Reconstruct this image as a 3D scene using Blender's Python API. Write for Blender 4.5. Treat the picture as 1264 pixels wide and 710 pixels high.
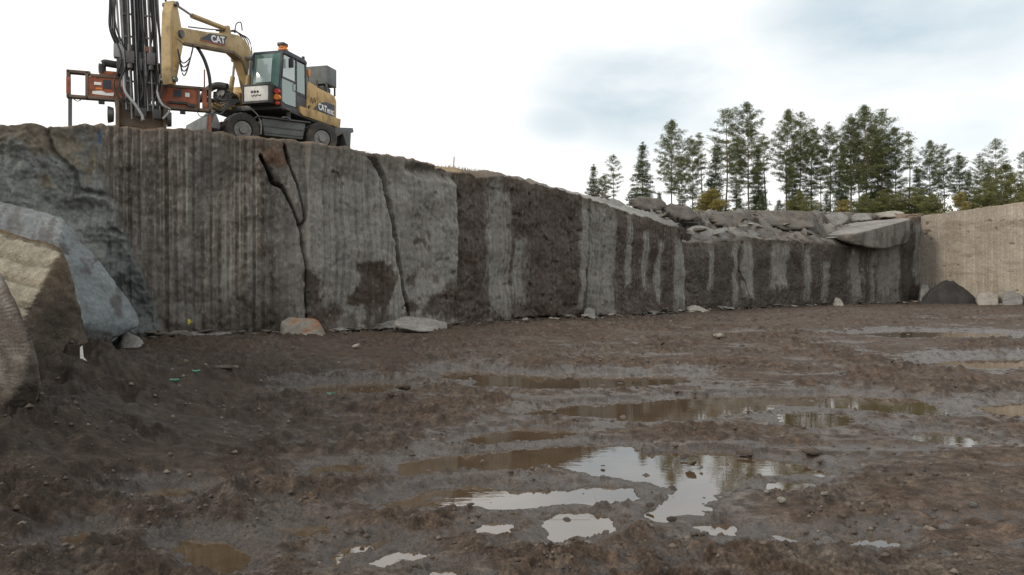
import bpy, bmesh, math, random
import numpy as np
from mathutils import Vector, Matrix
random.seed(7); RNG = np.random.RandomState(11)
R = math.radians
scene = bpy.context.scene
for o in list(bpy.data.objects): bpy.data.objects.remove(o)
col = scene.collection

# ------------------------------------------------------------------ camera
CAM_H = 1.7; FPX = 1000.0; CXP = 632.0; HOR = 345.0      # photograph is 1264x710
cam = bpy.data.cameras.new('camera'); camo = bpy.data.objects.new('camera', cam); col.objects.link(camo)
camo.location = (0, 0, CAM_H); camo.rotation_euler = (R(90), 0, 0)
cam.sensor_width = 36; cam.lens = FPX/1264*36; cam.shift_y = -10/1264
cam.clip_start = .1; cam.clip_end = 3000
scene.camera = camo
# ------------------------------------------------------------------ world
SUN_EL, SUN_AZ = 24, (-1.0, -.60)        # sun to the left, slightly behind the camera
w = bpy.data.worlds.new('World'); scene.world = w; w.use_nodes = True
nt = w.node_tree; N = nt.nodes; L = nt.links; N.clear()
out = N.new('ShaderNodeOutputWorld'); bg = N.new('ShaderNodeBackground'); bg.inputs[1].default_value = .1
sky = N.new('ShaderNodeTexSky'); sky.sky_type = 'NISHITA'; sky.sun_disc = False
sky.sun_elevation = R(SUN_EL); sky.sun_rotation = math.atan2(SUN_AZ[0], SUN_AZ[1])
sky.air_density = 1.0; sky.dust_density = 2.0
tc = N.new('ShaderNodeTexCoord')
def wmath(op, a, b=None):
    n = N.new('ShaderNodeMath'); n.operation = op
    for i, v in enumerate((a, b)):
        if v is None: continue
        if isinstance(v, (int, float)): n.inputs[i].default_value = v
        else: L.new(v, n.inputs[i])
    return n.outputs[0]
mp = N.new('ShaderNodeMapping'); mp.inputs['Scale'].default_value = (1, 1, 2.6); L.new(tc.outputs['Generated'], mp.inputs[0])
nz = N.new('ShaderNodeTexNoise'); nz.inputs['Scale'].default_value = 3.1; nz.inputs['Detail'].default_value = 6; nz.inputs['Roughness'].default_value = .52
L.new(mp.outputs[0], nz.inputs[0])
def spot(px, py, rad, squash=1.0):
    d = Vector(((px-CXP)/FPX, 1, (HOR-py)/FPX)).normalized()
    m = N.new('ShaderNodeVectorMath'); m.operation = 'SUBTRACT'; L.new(tc.outputs['Generated'], m.inputs[0]); m.inputs[1].default_value = d
    s = N.new('ShaderNodeVectorMath'); s.operation = 'MULTIPLY'; L.new(m.outputs[0], s.inputs[0]); s.inputs[1].default_value = (1/rad, 1/rad, squash/rad)
    l = N.new('ShaderNodeVectorMath'); l.operation = 'LENGTH'; L.new(s.outputs[0], l.inputs[0])
    mr = N.new('ShaderNodeMapRange'); mr.interpolation_type = 'SMOOTHERSTEP'; L.new(l.outputs['Value'], mr.inputs[0])
    mr.inputs[1].default_value = 0; mr.inputs[2].default_value = 1; mr.inputs[3].default_value = 1; mr.inputs[4].default_value = 0
    return mr.outputs[0]
sp = wmath('MAXIMUM', wmath('MULTIPLY', spot(805, 105, .23, 1.8), .95), wmath('MULTIPLY', spot(1110, 20, .30, 2.0), .8))
sp = wmath('MAXIMUM', sp, wmath('MULTIPLY', spot(1150, 170, .2, 2.2), .45))
sp = wmath('MAXIMUM', sp, wmath('MULTIPLY', spot(700, 150, .10, 2.0), .6))
nr = N.new('ShaderNodeMapRange'); L.new(nz.outputs[0], nr.inputs[0]); nr.inputs[1].default_value = .28; nr.inputs[2].default_value = .56
thin = wmath('MULTIPLY', sp, nr.outputs[0])
cl = N.new('ShaderNodeMix'); cl.data_type = 'RGBA'
cl.inputs[6].default_value = (11.6, 11.6, 11.5, 1); cl.inputs[7].default_value = (6.6, 8.1, 8.8, 1); L.new(thin, cl.inputs[0])
mx = N.new('ShaderNodeMix'); mx.data_type = 'RGBA'; L.new(cl.outputs[2], mx.inputs[6]); L.new(sky.outputs[0], mx.inputs[7])
L.new(wmath('MULTIPLY', thin, .35), mx.inputs[0])
L.new(mx.outputs[2], bg.inputs[0]); L.new(bg.outputs[0], out.inputs[0])
# ------------------------------------------------------------------ sun
sd = bpy.data.lights.new('sun', 'SUN'); so = bpy.data.objects.new('sun', sd); col.objects.link(so)
sd.energy = 1.6; sd.angle = R(8); sd.color = (1, .9, .76)
_a = Vector((SUN_AZ[0], SUN_AZ[1], 0)).normalized()*math.cos(R(SUN_EL)) + Vector((0, 0, math.sin(R(SUN_EL))))
so.rotation_euler = _a.to_track_quat('Z', 'Y').to_euler(); so.location = (-20, -10, 30)
scene.view_settings.view_transform = 'Standard'; scene.view_settings.look = 'None'
scene.view_settings.gamma = 1; scene.view_settings.exposure = 0; scene.view_settings.use_curve_mapping = False

# ------------------------------------------------------------------ numpy noise
_perm = np.random.RandomState(3).permutation(256); _perm = np.concatenate([_perm]*3)
_g3 = np.random.RandomState(5).normal(size=(256, 3)); _g3 /= np.linalg.norm(_g3, axis=1)[:, None]; _g3 = _g3.astype(np.float32)
_g2 = np.stack([np.cos(np.arange(256)*2.399), np.sin(np.arange(256)*2.399)], 1).astype(np.float32)
def perlin2(x, y, z):
    x = np.asarray(x, np.float32)+np.float32((z*17.31) % 211); y = np.asarray(y, np.float32)+np.float32((z*31.77) % 197); x, y = np.broadcast_arrays(x, y)
    fx, fy = np.floor(x), np.floor(y); xi = fx.astype(np.int32) & 255; yi = fy.astype(np.int32) & 255; xf = x-fx; yf = y-fy
    f = lambda t: t*t*t*(t*(t*6-15)+10)
    u, v = f(xf), f(yf); pa = _perm[xi]; pb = _perm[xi+1]
    def g(p, dx, dy):
        q = _perm[p+yi+dy]; return _g2x[q]*(xf-dx)+_g2y[q]*(yf-dy)
    a = g(pa, 0, 0); b = g(pb, 1, 0); c = g(pa, 0, 1); d = g(pb, 1, 1)
    a = a+(b-a)*u; c = c+(d-c)*u; return (a+(c-a)*v)*1.35
_g2x, _g2y = np.ascontiguousarray(_g2[:, 0]), np.ascontiguousarray(_g2[:, 1])
def perlin(x, y, z=0.0):
    if np.isscalar(z): return perlin2(x, y, z)
    x = np.asarray(x, np.float32); y = np.asarray(y, np.float32); z = np.zeros_like(x)+np.float32(.37) + np.asarray(z, np.float32)
    xi = np.floor(x).astype(np.int32); yi = np.floor(y).astype(np.int32); zi = np.floor(z).astype(np.int32)
    xf, yf, zf = x-xi, y-yi, z-zi
    xi &= 255; yi &= 255; zi &= 255
    f = lambda t: t*t*t*(t*(t*6-15)+10)
    u, v, t = f(xf), f(yf), f(zf)
    def g(dx, dy, dz):
        h = _perm[_perm[_perm[xi+dx]+yi+dy]+zi+dz]; q = _g3[h]
        return q[..., 0]*(xf-dx)+q[..., 1]*(yf-dy)+q[..., 2]*(zf-dz)
    l = lambda a, b, k: a+(b-a)*k
    return l(l(l(g(0,0,0), g(1,0,0), u), l(g(0,1,0), g(1,1,0), u), v), l(l(g(0,0,1), g(1,0,1), u), l(g(0,1,1), g(1,1,1), u), v), t)*1.5
def fbm(x, y, z=0.0, o=4, r=.5):
    s = 0; a = 1
    for i in range(o):
        s = s + a*perlin(x*2**i+i*13.1, y*2**i+i*7.7, z*2**i+i*3.3 if not np.isscalar(z) else z+i*3.3); a *= r
    return s
def ridged(x, y, z=0.0, o=3):
    s = 0; a = 1
    for i in range(o):
        s = s + a*(1-2*np.abs(perlin(x*2**i+i*5.1, y*2**i+i*9.7, (z*2**i if not np.isscalar(z) else z)+i*3.3))); a *= .5
    return s/1.75
def sstep(a, b, x):
    t = np.clip((x-a)/(b-a), 0, 1); return t*t*(3-2*t)
def sdf_poly(x, y, P):
    P = np.asarray(P, float); n = len(P); d = np.full(x.shape, 1e9); s = np.zeros(x.shape, bool)
    for i in range(n):
        a = P[i]; b = P[(i+1) % n]; e = b-a
        t = np.clip(((x-a[0])*e[0]+(y-a[1])*e[1])/(e@e+1e-12), 0, 1)
        d = np.minimum(d, (x-a[0]-t*e[0])**2+(y-a[1]-t*e[1])**2)
        c = ((a[1] > y) != (b[1] > y)); s ^= c & (x < (b[0]-a[0])*(y-a[1])/((b[1]-a[1]) if b[1] != a[1] else 1e-9)+a[0])
    d = np.sqrt(d); return np.where(s, -d, d)
def dist_line(x, y, P):
    P = np.asarray(P, float); d = np.full(x.shape, 1e9)
    for a, b in zip(P[:-1], P[1:]):
        e = b-a; t = np.clip(((x-a[0])*e[0]+(y-a[1])*e[1])/(e@e+1e-12), 0, 1)
        d = np.minimum(d, (x-a[0]-t*e[0])**2+(y-a[1]-t*e[1])**2)
    return np.sqrt(d)
def at(px, py, Y): return Vector(((px-CXP)/FPX*Y, Y, CAM_H-(py-HOR)/FPX*Y))
def floorz(x, y):
    # the quarry floor falls a little towards its middle, where the water collects
    return -.35*(1-sstep(9.5, 25, y))*sstep(-6.5, -2.8, x)
def gnd(px, py, z=0.0):
    Y = (CAM_H-z)*FPX/(py-HOR)
    for _ in range(12): Y = (CAM_H-z-floorz(np.array((px-CXP)/FPX*Y), np.array(Y)))*FPX/(py-HOR)
    return (float((px-CXP)/FPX*Y), float(Y))

# ------------------------------------------------------------------ object helpers
def tag(o, label=None, cat=None, group=None, kind=None):
    if label: o['label'] = label
    if cat: o['category'] = cat
    if group: o['group'] = group
    if kind: o['kind'] = kind
    return o
def np_mesh(name, V, F, mat, parent=None, smooth=True, attrs=None):
    V = np.asarray(V, np.float32).reshape(-1, 3); F = np.asarray(F, np.int32); k = F.shape[1]
    me = bpy.data.meshes.new(name); me.vertices.add(len(V)); me.vertices.foreach_set('co', V.ravel())
    me.loops.add(F.size); me.loops.foreach_set('vertex_index', F.ravel())
    me.polygons.add(len(F)); me.polygons.foreach_set('loop_start', np.arange(0, F.size, k, dtype=np.int32))
    try: me.polygons.foreach_set('loop_total', np.full(len(F), k, np.int32))
    except Exception: pass
    me.update(calc_edges=True); me.validate()
    if smooth: me.polygons.foreach_set('use_smooth', np.ones(len(me.polygons), bool))
    for an, data in (attrs or {}).items():
        data = np.asarray(data, np.float32)
        if data.ndim == 2:
            a = me.color_attributes.new(an, 'FLOAT_COLOR', 'POINT'); d4 = np.ones((len(V), 4), np.float32); d4[:, :3] = data; a.data.foreach_set('color', d4.ravel())
        else:
            a = me.attributes.new(an, 'FLOAT', 'POINT'); a.data.foreach_set('value', data)
    if mat: me.materials.append(mat)
    o = bpy.data.objects.new(name, me); col.objects.link(o)
    if parent: o.parent = parent
    return o
def grid_faces(nr, nc, wrap=False):
    i = np.arange(nr-1)[:, None]; j = np.arange(nc if wrap else nc-1)[None, :]; j2 = (j+1) % nc
    return np.stack([i*nc+j, i*nc+j2, (i+1)*nc+j2, (i+1)*nc+j], -1).reshape(-1, 4)

# ------------------------------------------------------------------ materials
class MT:
    def __init__(s, name):
        s.m = bpy.data.materials.new(name); s.m.use_nodes = True; s.t = s.m.node_tree; s.N = s.t.nodes; s.L = s.t.links
        s.b = s.N['Principled BSDF']; s.tc = s.N.new('ShaderNodeTexCoord')
    def put(s, sock, v):
        if isinstance(v, (int, float)): sock.default_value = v
        elif isinstance(v, tuple): sock.default_value = v if len(v) == 4 or sock.type == 'VECTOR' else (*v, 1)
        else: s.L.new(v, sock)
    def noise(s, scale, detail=4, rough=.55, stretch=(1, 1, 1), coord='Object', dist=0):
        mp = s.N.new('ShaderNodeMapping'); mp.inputs['Scale'].default_value = stretch; s.L.new(s.tc.outputs[coord], mp.inputs[0])
        n = s.N.new('ShaderNodeTexNoise'); n.inputs['Scale'].default_value = scale; n.inputs['Detail'].default_value = detail
        n.inputs['Roughness'].default_value = rough; n.inputs['Distortion'].default_value = dist; s.L.new(mp.outputs[0], n.inputs[0]); return n.outputs[0]
    def ramp(s, v, a, b, lo=0., hi=1.):
        r = s.N.new('ShaderNodeMapRange'); r.interpolation_type = 'SMOOTHSTEP'; s.L.new(v, r.inputs[0])
        for i, q in zip((1, 2, 3, 4), (a, b, lo, hi)): r.inputs[i].default_value = q
        return r.outputs[0]
    def mix(s, f, a, b, mode='MIX'):
        n = s.N.new('ShaderNodeMix'); n.data_type = 'RGBA'; n.blend_type = mode
        s.put(n.inputs[0], f); s.put(n.inputs[6], a); s.put(n.inputs[7], b); return n.outputs[2]
    def math(s, op, a, b):
        n = s.N.new('ShaderNodeMath'); n.operation = op; s.put(n.inputs[0], a); s.put(n.inputs[1], b); return n.outputs[0]
    def attr(s, name, fac=False):
        n = s.N.new('ShaderNodeAttribute'); n.attribute_name = name; return n.outputs['Fac' if fac else 'Color']
    def bump(s, h, dist, strength=1, prev=None):
        n = s.N.new('ShaderNodeBump'); n.inputs['Strength'].default_value = strength; n.inputs['Distance'].default_value = dist
        s.L.new(h, n.inputs['Height'])
        if prev: s.L.new(prev, n.inputs['Normal'])
        return n.outputs[0]
    def set(s, **k):
        names = dict(col='Base Color', rough='Roughness', metal='Metallic', normal='Normal', spec='Specular IOR Level', alpha='Alpha', coat='Coat Weight', ior='IOR', trans='Transmission Weight')
        for a, v in k.items(): s.put(s.b.inputs[names[a]], v)
        return s.m
def painted(name, c, rough=.5, metal=0., dirt=(.06, .05, .04), amount=.5, scale=2.2):
    m = MT(name); n1 = m.noise(scale, 6, .6); n2 = m.noise(scale*7, 4, .6)
    f = m.math('MULTIPLY', m.ramp(n1, .42, .68), amount); g = m.math('MULTIPLY', m.ramp(n2, .5, .75), amount*.8)
    c1 = m.mix(f, c, dirt); c2 = m.mix(g, c1, tuple(q*.55 for q in c))
    c3 = m.mix(m.ramp(m.noise(scale*2.5, 3), .35, .65, 0, .35), c2, tuple(min(1, q*1.25) for q in c))
    return m.set(col=c3, rough=m.ramp(n1, .3, .7, rough, min(1, rough+.25)), metal=metal, normal=m.bump(n2, .004, .4))
def rockmat(name, c1=None, c2=None, bump=.02, fine=9, wetness=0., usevc=False, streak=False, mott=.22):
    m = MT(name)
    n1 = m.noise(1.1, 6, .62); n2 = m.noise(fine, 6, .68); n3 = m.noise(fine*4, 4, .65)
    base = m.attr('tint') if usevc else m.mix(m.ramp(n1, .35, .65), c1, c2)
    a = m.mix(m.ramp(n2, .3, .72), (1-mott, 1-mott, 1-mott), (1+mott, 1+mott, 1+mott)); base = m.mix(1.0, base, a, 'MULTIPLY')
    b = m.mix(m.ramp(n3, .28, .72), (.84, .84, .85), (1.15, 1.15, 1.14)); base = m.mix(1.0, base, b, 'MULTIPLY')
    sp = m.ramp(m.noise(fine*6, 2, .5), .66, .72); base = m.mix(m.math('MULTIPLY', sp, .4), base, (.32, .32, .31))
    if streak:
        q2 = m.ramp(m.noise(13, 4, .7, (1, 1, .55)), .60, .68); base = m.mix(m.math('MULTIPLY', q2, .5), base, (.27, .26, .24)); q3 = m.ramp(m.noise(7, 5, .7, (1, 1, .5)), .58, .66); base = m.mix(m.math('MULTIPLY', q3, .45), base, (.035, .03, .025))
        st = m.noise(3.5, 4, .55, (1, 1, .10)); q = m.mix(m.ramp(st, .3, .7), (.86, .86, .86), (1.13, 1.13, 1.13)); base = m.mix(1.0, base, q, 'MULTIPLY')
    nb = m.bump(n2, bump, .8); nb = m.bump(n3, bump*.22, .7, nb)
    rg = .8 if not usevc else m.math('SUBTRACT', .86, m.math('MULTIPLY', m.attr('wet', True), .4))
    if not streak: nb = m.bump(m.noise(3.2, 6, .7), bump*2.4, .8, nb)
    return m.set(col=base, rough=rg, normal=nb, spec=.30)

def tube_np(pts, rad, n=6):
    P = np.array(pts, float); V = []; F = []
    for i, p in enumerate(P):
        t = P[min(i+1, len(P)-1)]-P[max(i-1, 0)]; t /= np.linalg.norm(t)+1e-9; a = np.cross(t, [0, 0, 1] if abs(t[2]) < .9 else [1, 0, 0]); a /= np.linalg.norm(a); b = np.cross(t, a)
        for k in range(n): V.append(p+rad[i]*(math.cos(6.2832*k/n)*a+math.sin(6.2832*k/n)*b))
    for i in range(len(P)-1):
        for k in range(n): F.append((i*n+k, i*n+(k+1) % n, (i+1)*n+(k+1) % n, (i+1)*n+k))
    return V, F

# ================================================================== THE ROCK FACE (structure)
#            px    base depth   y of face top   set-back  y of back contour
WALL = [(-1500, 13.0, -60, 1.0, -80), (-900, 17.2, 50, 1.0, 40), (-300, 20.0, 135, 1.0, 132), (0, 21.5, 166, .8, 164), (60, 21.9, 161, .8, 160), (130, 22.3, 158, .8, 157.5), (200, 22.75, 161, .8, 160),
        (320, 23.5, 171, .8, 170), (372, 24.0, 177, .8, 176), (420, 25.0, 184, .8, 183), (500, 27.0, 198, .9, 196), (545, 28.3, 208, 1.4, 204), (567, 28.9, 212, 1.6, 206),
        (620, 30.7, 218, 1.8, 212), (680, 32.9, 230, 2.4, 226), (740, 35.0, 247, 4.2, 233), (795, 37.5, 268, 5.0, 240), (840, 40.0, 280, 5.2, 249),
        (856, 41.0, 299, 5.2, 256), (880, 42.4, 300, 5.2, 261), (930, 45.5, 294, 5.2, 262), (1000, 49.7, 298, 5.2, 260), (1050, 52.3, 306, 5.0, 261), (1098, 54.6, 300, 4.5, 262), (1118, 55.5, 285, 2.5, 263), (1130, 56.0, 270, 1.0, 264), (1147, 56.8, 266, .6, 264)]
W_ = np.array(WALL, float)
WX = (W_[:, 0]-CXP)/FPX*W_[:, 1]; WY = W_[:, 1]
WS = np.concatenate([[0], np.cumsum(np.hypot(np.diff(WX), np.diff(WY)))])
WZF = CAM_H+(HOR-W_[:, 2])/FPX*WY
def angs(n): return np.interp(n, [0, 8, 12, 22, len(WALL)-1], [135, 118, 124, 118, 80])
WANG = angs(np.arange(len(WALL)))
BX = np.cos(np.radians(WANG)); BY = np.sin(np.radians(WANG))
WZB = CAM_H+(HOR-W_[:, 4])/FPX*(WY+W_[:, 3]*BY)
def px2s(px):
    px = np.asarray(px, float); return np.interp(px, W_[:, 0], WS)   # monotone in px
def w2(px, py):
    s = float(np.interp(px, W_[:, 0], WS)); Y = float(np.interp(s, WS, WY)); return (s, CAM_H+(HOR-py)/FPX*Y)
def wp(*pts): return [w2(*p) for p in pts]
def wallpos(s, out=0.0, z=0.0):
    X = np.interp(s, WS, WX); Y = np.interp(s, WS, WY); e = .4
    tx = np.interp(s+e, WS, WX)-np.interp(s-e, WS, WX); ty = np.interp(s+e, WS, WY)-np.interp(s-e, WS, WY); l = math.hypot(tx, ty)
    return Vector((X+ty/l*out, Y-tx/l*out, z))

def build_face():
    # column positions, step proportional to distance
    ss = [0.0]
    while ss[-1] < WS[-1]:
        Y = np.interp(ss[-1], WS, WY); s = ss[-1]; ss.append(s + (.3 if s < px2s(-350) else max(.02, Y*.00095)))
    ss[-1] = WS[-1]; s = np.array(ss); nc = len(s)
    X0 = np.interp(s, WS, WX); Y0 = np.interp(s, WS, WY)
    k = np.hanning(31); k /= k.sum()
    sm = lambda a: np.convolve(np.pad(a, 15, 'edge'), k, 'valid')
    X0, Y0 = sm(X0), sm(Y0)
    tx = np.gradient(X0, s); ty = np.gradient(Y0, s); l = np.hypot(tx, ty); tx /= l; ty /= l
    kk = np.hanning(81); kk /= kk.sum(); sm2 = lambda a: np.convolve(np.pad(a, 40, 'edge'), kk, 'valid')
    nx, ny = sm2(ty), sm2(-tx)
    zf = np.interp(s, WS, WZF); zb = np.interp(s, WS, WZB); bk = np.interp(s, WS, W_[:, 3])
    zf = zf + .12*fbm(s*.55, s*0+3.1, o=4)+.05*fbm(s*3, s*0+9, o=3)
    bx = np.interp(s, WS, BX); by = np.interp(s, WS, BY)
    NF, NC = 165, 60
    far = np.array([.35, .9, 1.8, 3, 5, 8, 13, 20, 35, 60, 110, 220, 480])
    nr = NF+NC+len(far)
    S = np.repeat(s[None, :], nr, 0)
    P = np.zeros((nr, nc, 3)); tint = np.zeros((nr, nc, 3)); wet = np.zeros((nr, nc))
    v = np.linspace(0, 1, NF)[:, None]; Z = -.35+(zf[None, :]+.35)*v
    Sf = S[:NF]
    # ---------------- displacement of the face
    d = .22*fbm(Sf*.35, Z*.35, 1.0, 3)+.05*fbm(Sf*1.3, Z*1.1, 2.0, 4)+.022*fbm(Sf*6, Z*5, 4.0, 3)
    chips = np.clip(ridged(Sf*1.1+.3*fbm(Sf, Z, 9), Z*.9, 6, 3)-.55, 0, 1)
    d -= .12*chips*sstep(-.1, .35, fbm(Sf*.4, Z*.3, 12, 2))
    # half holes of the drilling
    sp = .235; idx = np.floor(s/sp); u = (s/sp-idx)-.5
    rr = np.random.RandomState(4).rand(600); rr2 = np.random.RandomState(8).rand(600)
    st = rr[idx.astype(int) % 600]; wdt = .17+.1*rr2[idx.astype(int) % 600]
    prof = np.sqrt(np.clip(1-(u/wdt)**2, 0, 1))
    ga = np.interp(s, [px2s(90), px2s(140), px2s(320), px2s(345), px2s(378), px2s(385), px2s(450), px2s(560), px2s(575), px2s(1147)], [0, 1, 1, .35, .4, .75, .6, .35, .5, .6])
    ztops = np.clip(1.0-.25*fbm(Sf*.7, Z*.5, 30, 3), .3, 1.2)
    fade = sstep(-.55, .1, fbm(Sf*.9, Z*.35, 17, 3)+(st[None, :]-.35))
    d -= .060*(ga*(.30+.95*st)*prof)[None, :]*fade*ztops
    # raw shoulder at the far left (in front of the drilled plane)
    edge = wp((112, 158), (122, 205), (150, 275), (180, 345), (200, 400), (214, 425))
    ex = np.interp(Z, [p[1] for p in edge][::-1], [p[0] for p in edge][::-1])
    inn = ex-Sf                                        # metres left of the boundary
    raw = sstep(-.06, .10, inn+.09*fbm(Sf*2, Z*2, 3, 3))
    hz = np.clip(1-Z/6.2, 0, 1)
    d += raw*(.14+.30*sstep(0, 2.0, inn)+1.0*sstep(0, 2.6, inn)*hz+.20*fbm(Sf*.8, Z*.8, 40, 3)+.085*ridged(Sf*1.5+Z*.8, Z*1.6-Sf*.7, 41, 4)+.04*fbm(Sf*8, Z*8, 43, 3))
    for ln in (wp((105, 238), (118, 240), (150, 246), (162, 255)), wp((140, 285), (158, 292), (165, 310), (176, 325)), wp((60, 160), (70, 190), (95, 215), (100, 240))):
        dl = dist_line(Sf, Z, ln)+.03*fbm(Sf*5, Z*5, 3, 2); d -= .22*raw*np.exp(-(dl/.07)**2); d += .13*raw*np.exp(-(dl/.35)**2)*(Z > 0)
    # blocks set forward or back
    s325, s352, s380, s455, s567 = [float(px2s(q)) for q in (325, 352, 380, 470, 567)]
    d -= .20*sstep(s325-.08, s325+.15, Sf+.12*fbm(Z*1.2, Z*0+2, 5, 3))*(1-sstep(s380-.05, s380+.03, Sf))*(.6+.4*sstep(1.5, 3.5, Z))
    c1 = wp((453, 188), (470, 215), (478, 255), (488, 305), (497, 350), (505, 392))
    c2 = wp((322, 192), (338, 225), (350, 230), (363, 256), (374, 281)); c3 = wp((352, 178), (358, 200), (372, 235), (379, 270), (374, 284)); c4 = wp((374, 284), (379, 330), (381, 420))
    wob = .035*fbm(Sf*2.2, Z*2.2, 51, 4)
    zc, sc = [p[1] for p in c1][::-1], [p[0] for p in c1][::-1]; cs = np.interp(Z, zc, sc)
    d += .10*sstep(-.02, .03, cs-Sf+wob)*(Sf > s380)*(1-.3*sstep(0, 2.5, cs-Sf))
    for c, wd, dp in ((c1, .14, 1.9), (c2, .055, .6), (c3, .045, .5), (c4, .04, .3), (wp((500, 392), (494, 380), (505, 372)), .02, .2), (wp((926, 300), (921, 330), (929, 352), (931, 380)), .05, .4),
                      (wp((846, 285), (852, 320), (851, 360)), .06, .22), (wp((1000, 300), (1003, 330), (1002, 375)), .07, .3), (wp((1091, 312), (1092, 360)), .04, .25), (wp((410, 212), (418, 214), (426, 228)), .02, .1), (wp((729, 330), (731, 380)), .06, .18)):
        dl = dist_line(Sf, Z, c)+wob*.8; d -= dp*(1-sstep(wd*.55, wd*1.0, dl))
    d -= .20*sstep(s567-.03, s567+.05, Sf+wob*.6)
    tongue = sdf_poly(Sf, Z, wp((322, 192), (338, 182), (356, 200), (372, 235), (376, 270), (350, 230))); d += .12*sstep(.1, -.1, tongue)
    # rounded upper corner of the block at px 567, base undercuts
    cor = sdf_poly(Sf, Z, wp((500, 208), (540, 206), (568, 208), (568, 222), (545, 217), (520, 216))); d -= .30*sstep(.25, -.15, cor)
    for a, b, hh, dp in ((636, 700, .16, .5), (478, 512, .22, .4), (745, 770, .1, .3), (540, 565, .08, .2), (270, 300, .1, .25)):
        m = sstep(float(px2s(a)), float(px2s(a))+.5, Sf)*(1-sstep(float(px2s(b))-.5, float(px2s(b)), Sf))*sstep(hh+.05, hh-.04, Z+.06*fbm(Sf*3, Sf*0, 4, 3)); d -= dp*m
    # steps at the joints on the right part
    for pxx, dd in ((850, -.25), (926, .12), (1002, -.10), (1060, .22), (1092, -.1), (1128, -.2)):
        s0 = float(px2s(pxx)); d += dd*sstep(s0-.04, s0+.06, Sf+wob)
    # pockmarks under the grey block and on the streaked parts
    pk = sstep(.42, .6, perlin(Sf*3.1, Z*2.2, 77)); zone = sstep(float(px2s(505)), float(px2s(520)), Sf)*(1-sstep(float(px2s(790)), float(px2s(800)), Sf))
    d -= .07*pk*zone
    # ---------------- colour of the face: dry grey, wet brown, blue grey raw rock
    grey = np.array([.205, .200, .180]); dark = np.array([.094, .077, .060]); brown = np.array([.054, .038, .028]); raws = np.array([.175, .185, .175]); gold = np.array([.23, .17, .09]); lite = np.array([.27, .265, .24])
    def lay(T, m, c): return T*(1-m[..., None])+c*m[..., None]
    T = np.zeros(Sf.shape+(3,))+grey
    big = fbm(Sf*.6, Z*.3, 60, 4); vert = fbm(Sf*3.4, Z*.22, 61, 4); fine = fbm(Sf*9, Z*3, 62, 3); cl = fbm(Sf*2.2, Z*1.6, 63, 5, .6)
    leftz = 1-sstep(s325-1, s380+.4, Sf)
    T = lay(T, np.clip(leftz*(.54+.8*big+.85*vert), 0, 1), dark)
    ll = sstep(.25, .75, vert+.5*fine)*leftz; T = lay(T, ll*.45, lite*.8)
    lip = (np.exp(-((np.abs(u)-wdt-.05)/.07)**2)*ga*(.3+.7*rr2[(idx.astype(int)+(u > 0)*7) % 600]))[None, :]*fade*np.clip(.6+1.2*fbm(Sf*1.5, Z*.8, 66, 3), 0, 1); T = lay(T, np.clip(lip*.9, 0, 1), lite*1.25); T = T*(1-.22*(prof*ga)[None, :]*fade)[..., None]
    for pa, pw, pm in ((212, .5, .6), (332, .45, .95), (250, .4, .45), (165, .3, .5), (300, .5, .4)):
        T = lay(T, pm*np.exp(-((Sf-float(px2s(pa))+.25*big)/pw)**2)*np.clip(.6+.9*cl, 0, 1), brown*1.1)
    spk = sstep(.35, .6, fbm(Sf*7, Z*5, 68, 3)+.35*big)*(1-sstep(s567-.1, s567, Sf)); T = lay(T, spk*.35, lite*1.15)
    pit = sstep(.3, .55, fbm(Sf*4.5, Z*3, 69, 3)); T = lay(T, pit*.22, brown*1.3)
    gt = rr[(idx.astype(int)*3) % 600]; T = T*(1+(.30*(gt-.45)*ga)[None, :]*fade*(1-sstep(s567-.1, s567, Sf)*.6))[..., None]
    damp = sstep(.15, -.45, Z-.75+.9*cl+.5*vert)*.9; T = lay(T, damp*.85*(1-sstep(float(px2s(470)), float(px2s(500)), Sf)*.55), brown)
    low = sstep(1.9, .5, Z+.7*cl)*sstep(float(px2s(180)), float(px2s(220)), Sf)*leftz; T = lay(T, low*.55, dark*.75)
    # the big brown sheet right of px 567, with dry vertical bands left out
    sheet = sstep(s567-.03, s567+.05, Sf+wob*.5)
    dry = np.zeros(Sf.shape)
    for a, b, ya, yb, sft in ((609, 632, 240, 385, .22), (640, 652, 300, 370, .2), (722, 728, 250, 380, .12), (733, 762, 252, 388, .12), (778, 781, 260, 350, .1), (800, 804, 290, 350, .15), (817, 822, 300, 370, .12), (838, 850, 300, 382, .2), (884, 887, 300, 355, .1),
                         (914, 920, 298, 372, .16), (926, 935, 296, 366, .18), (958, 978, 300, 354, .22), (1000, 1008, 305, 370, .2), (1022, 1030, 325, 370, .2), (1056, 1068, 310, 372, .3), (1078, 1084, 308, 376, .22), (1088, 1117, 300, 378, .25), (612, 622, 205, 238, .3), (1137, 1146, 275, 350, .2)):
        P4 = wp((a, ya), (b, ya), (b, yb), (a, yb)); sdv = sdf_poly(Sf, Z, P4)
        dry = np.maximum(dry, sstep(sft, -sft, sdv-.10+.33*sft*2.4*cl+sft*1.0*vert+sft*.9*fine))
    T = lay(T, sheet*(1-dry*.98)*np.clip(.93+.18*vert, 0, 1), brown*(1+.0))
    T = lay(T, sheet*(1-dry)*sstep(.25, .8, vert+.7*fine)*.30, grey*.75)
    farz = sstep(float(px2s(855)), float(px2s(870)), Sf); T = lay(T, farz*(1-dry)*.55, np.array([.070, .064, .055]))
    T = lay(T, sheet*(1-dry)*sstep(0, 1, cl+.2)*.25, np.array([.09, .055, .04]))
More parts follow.
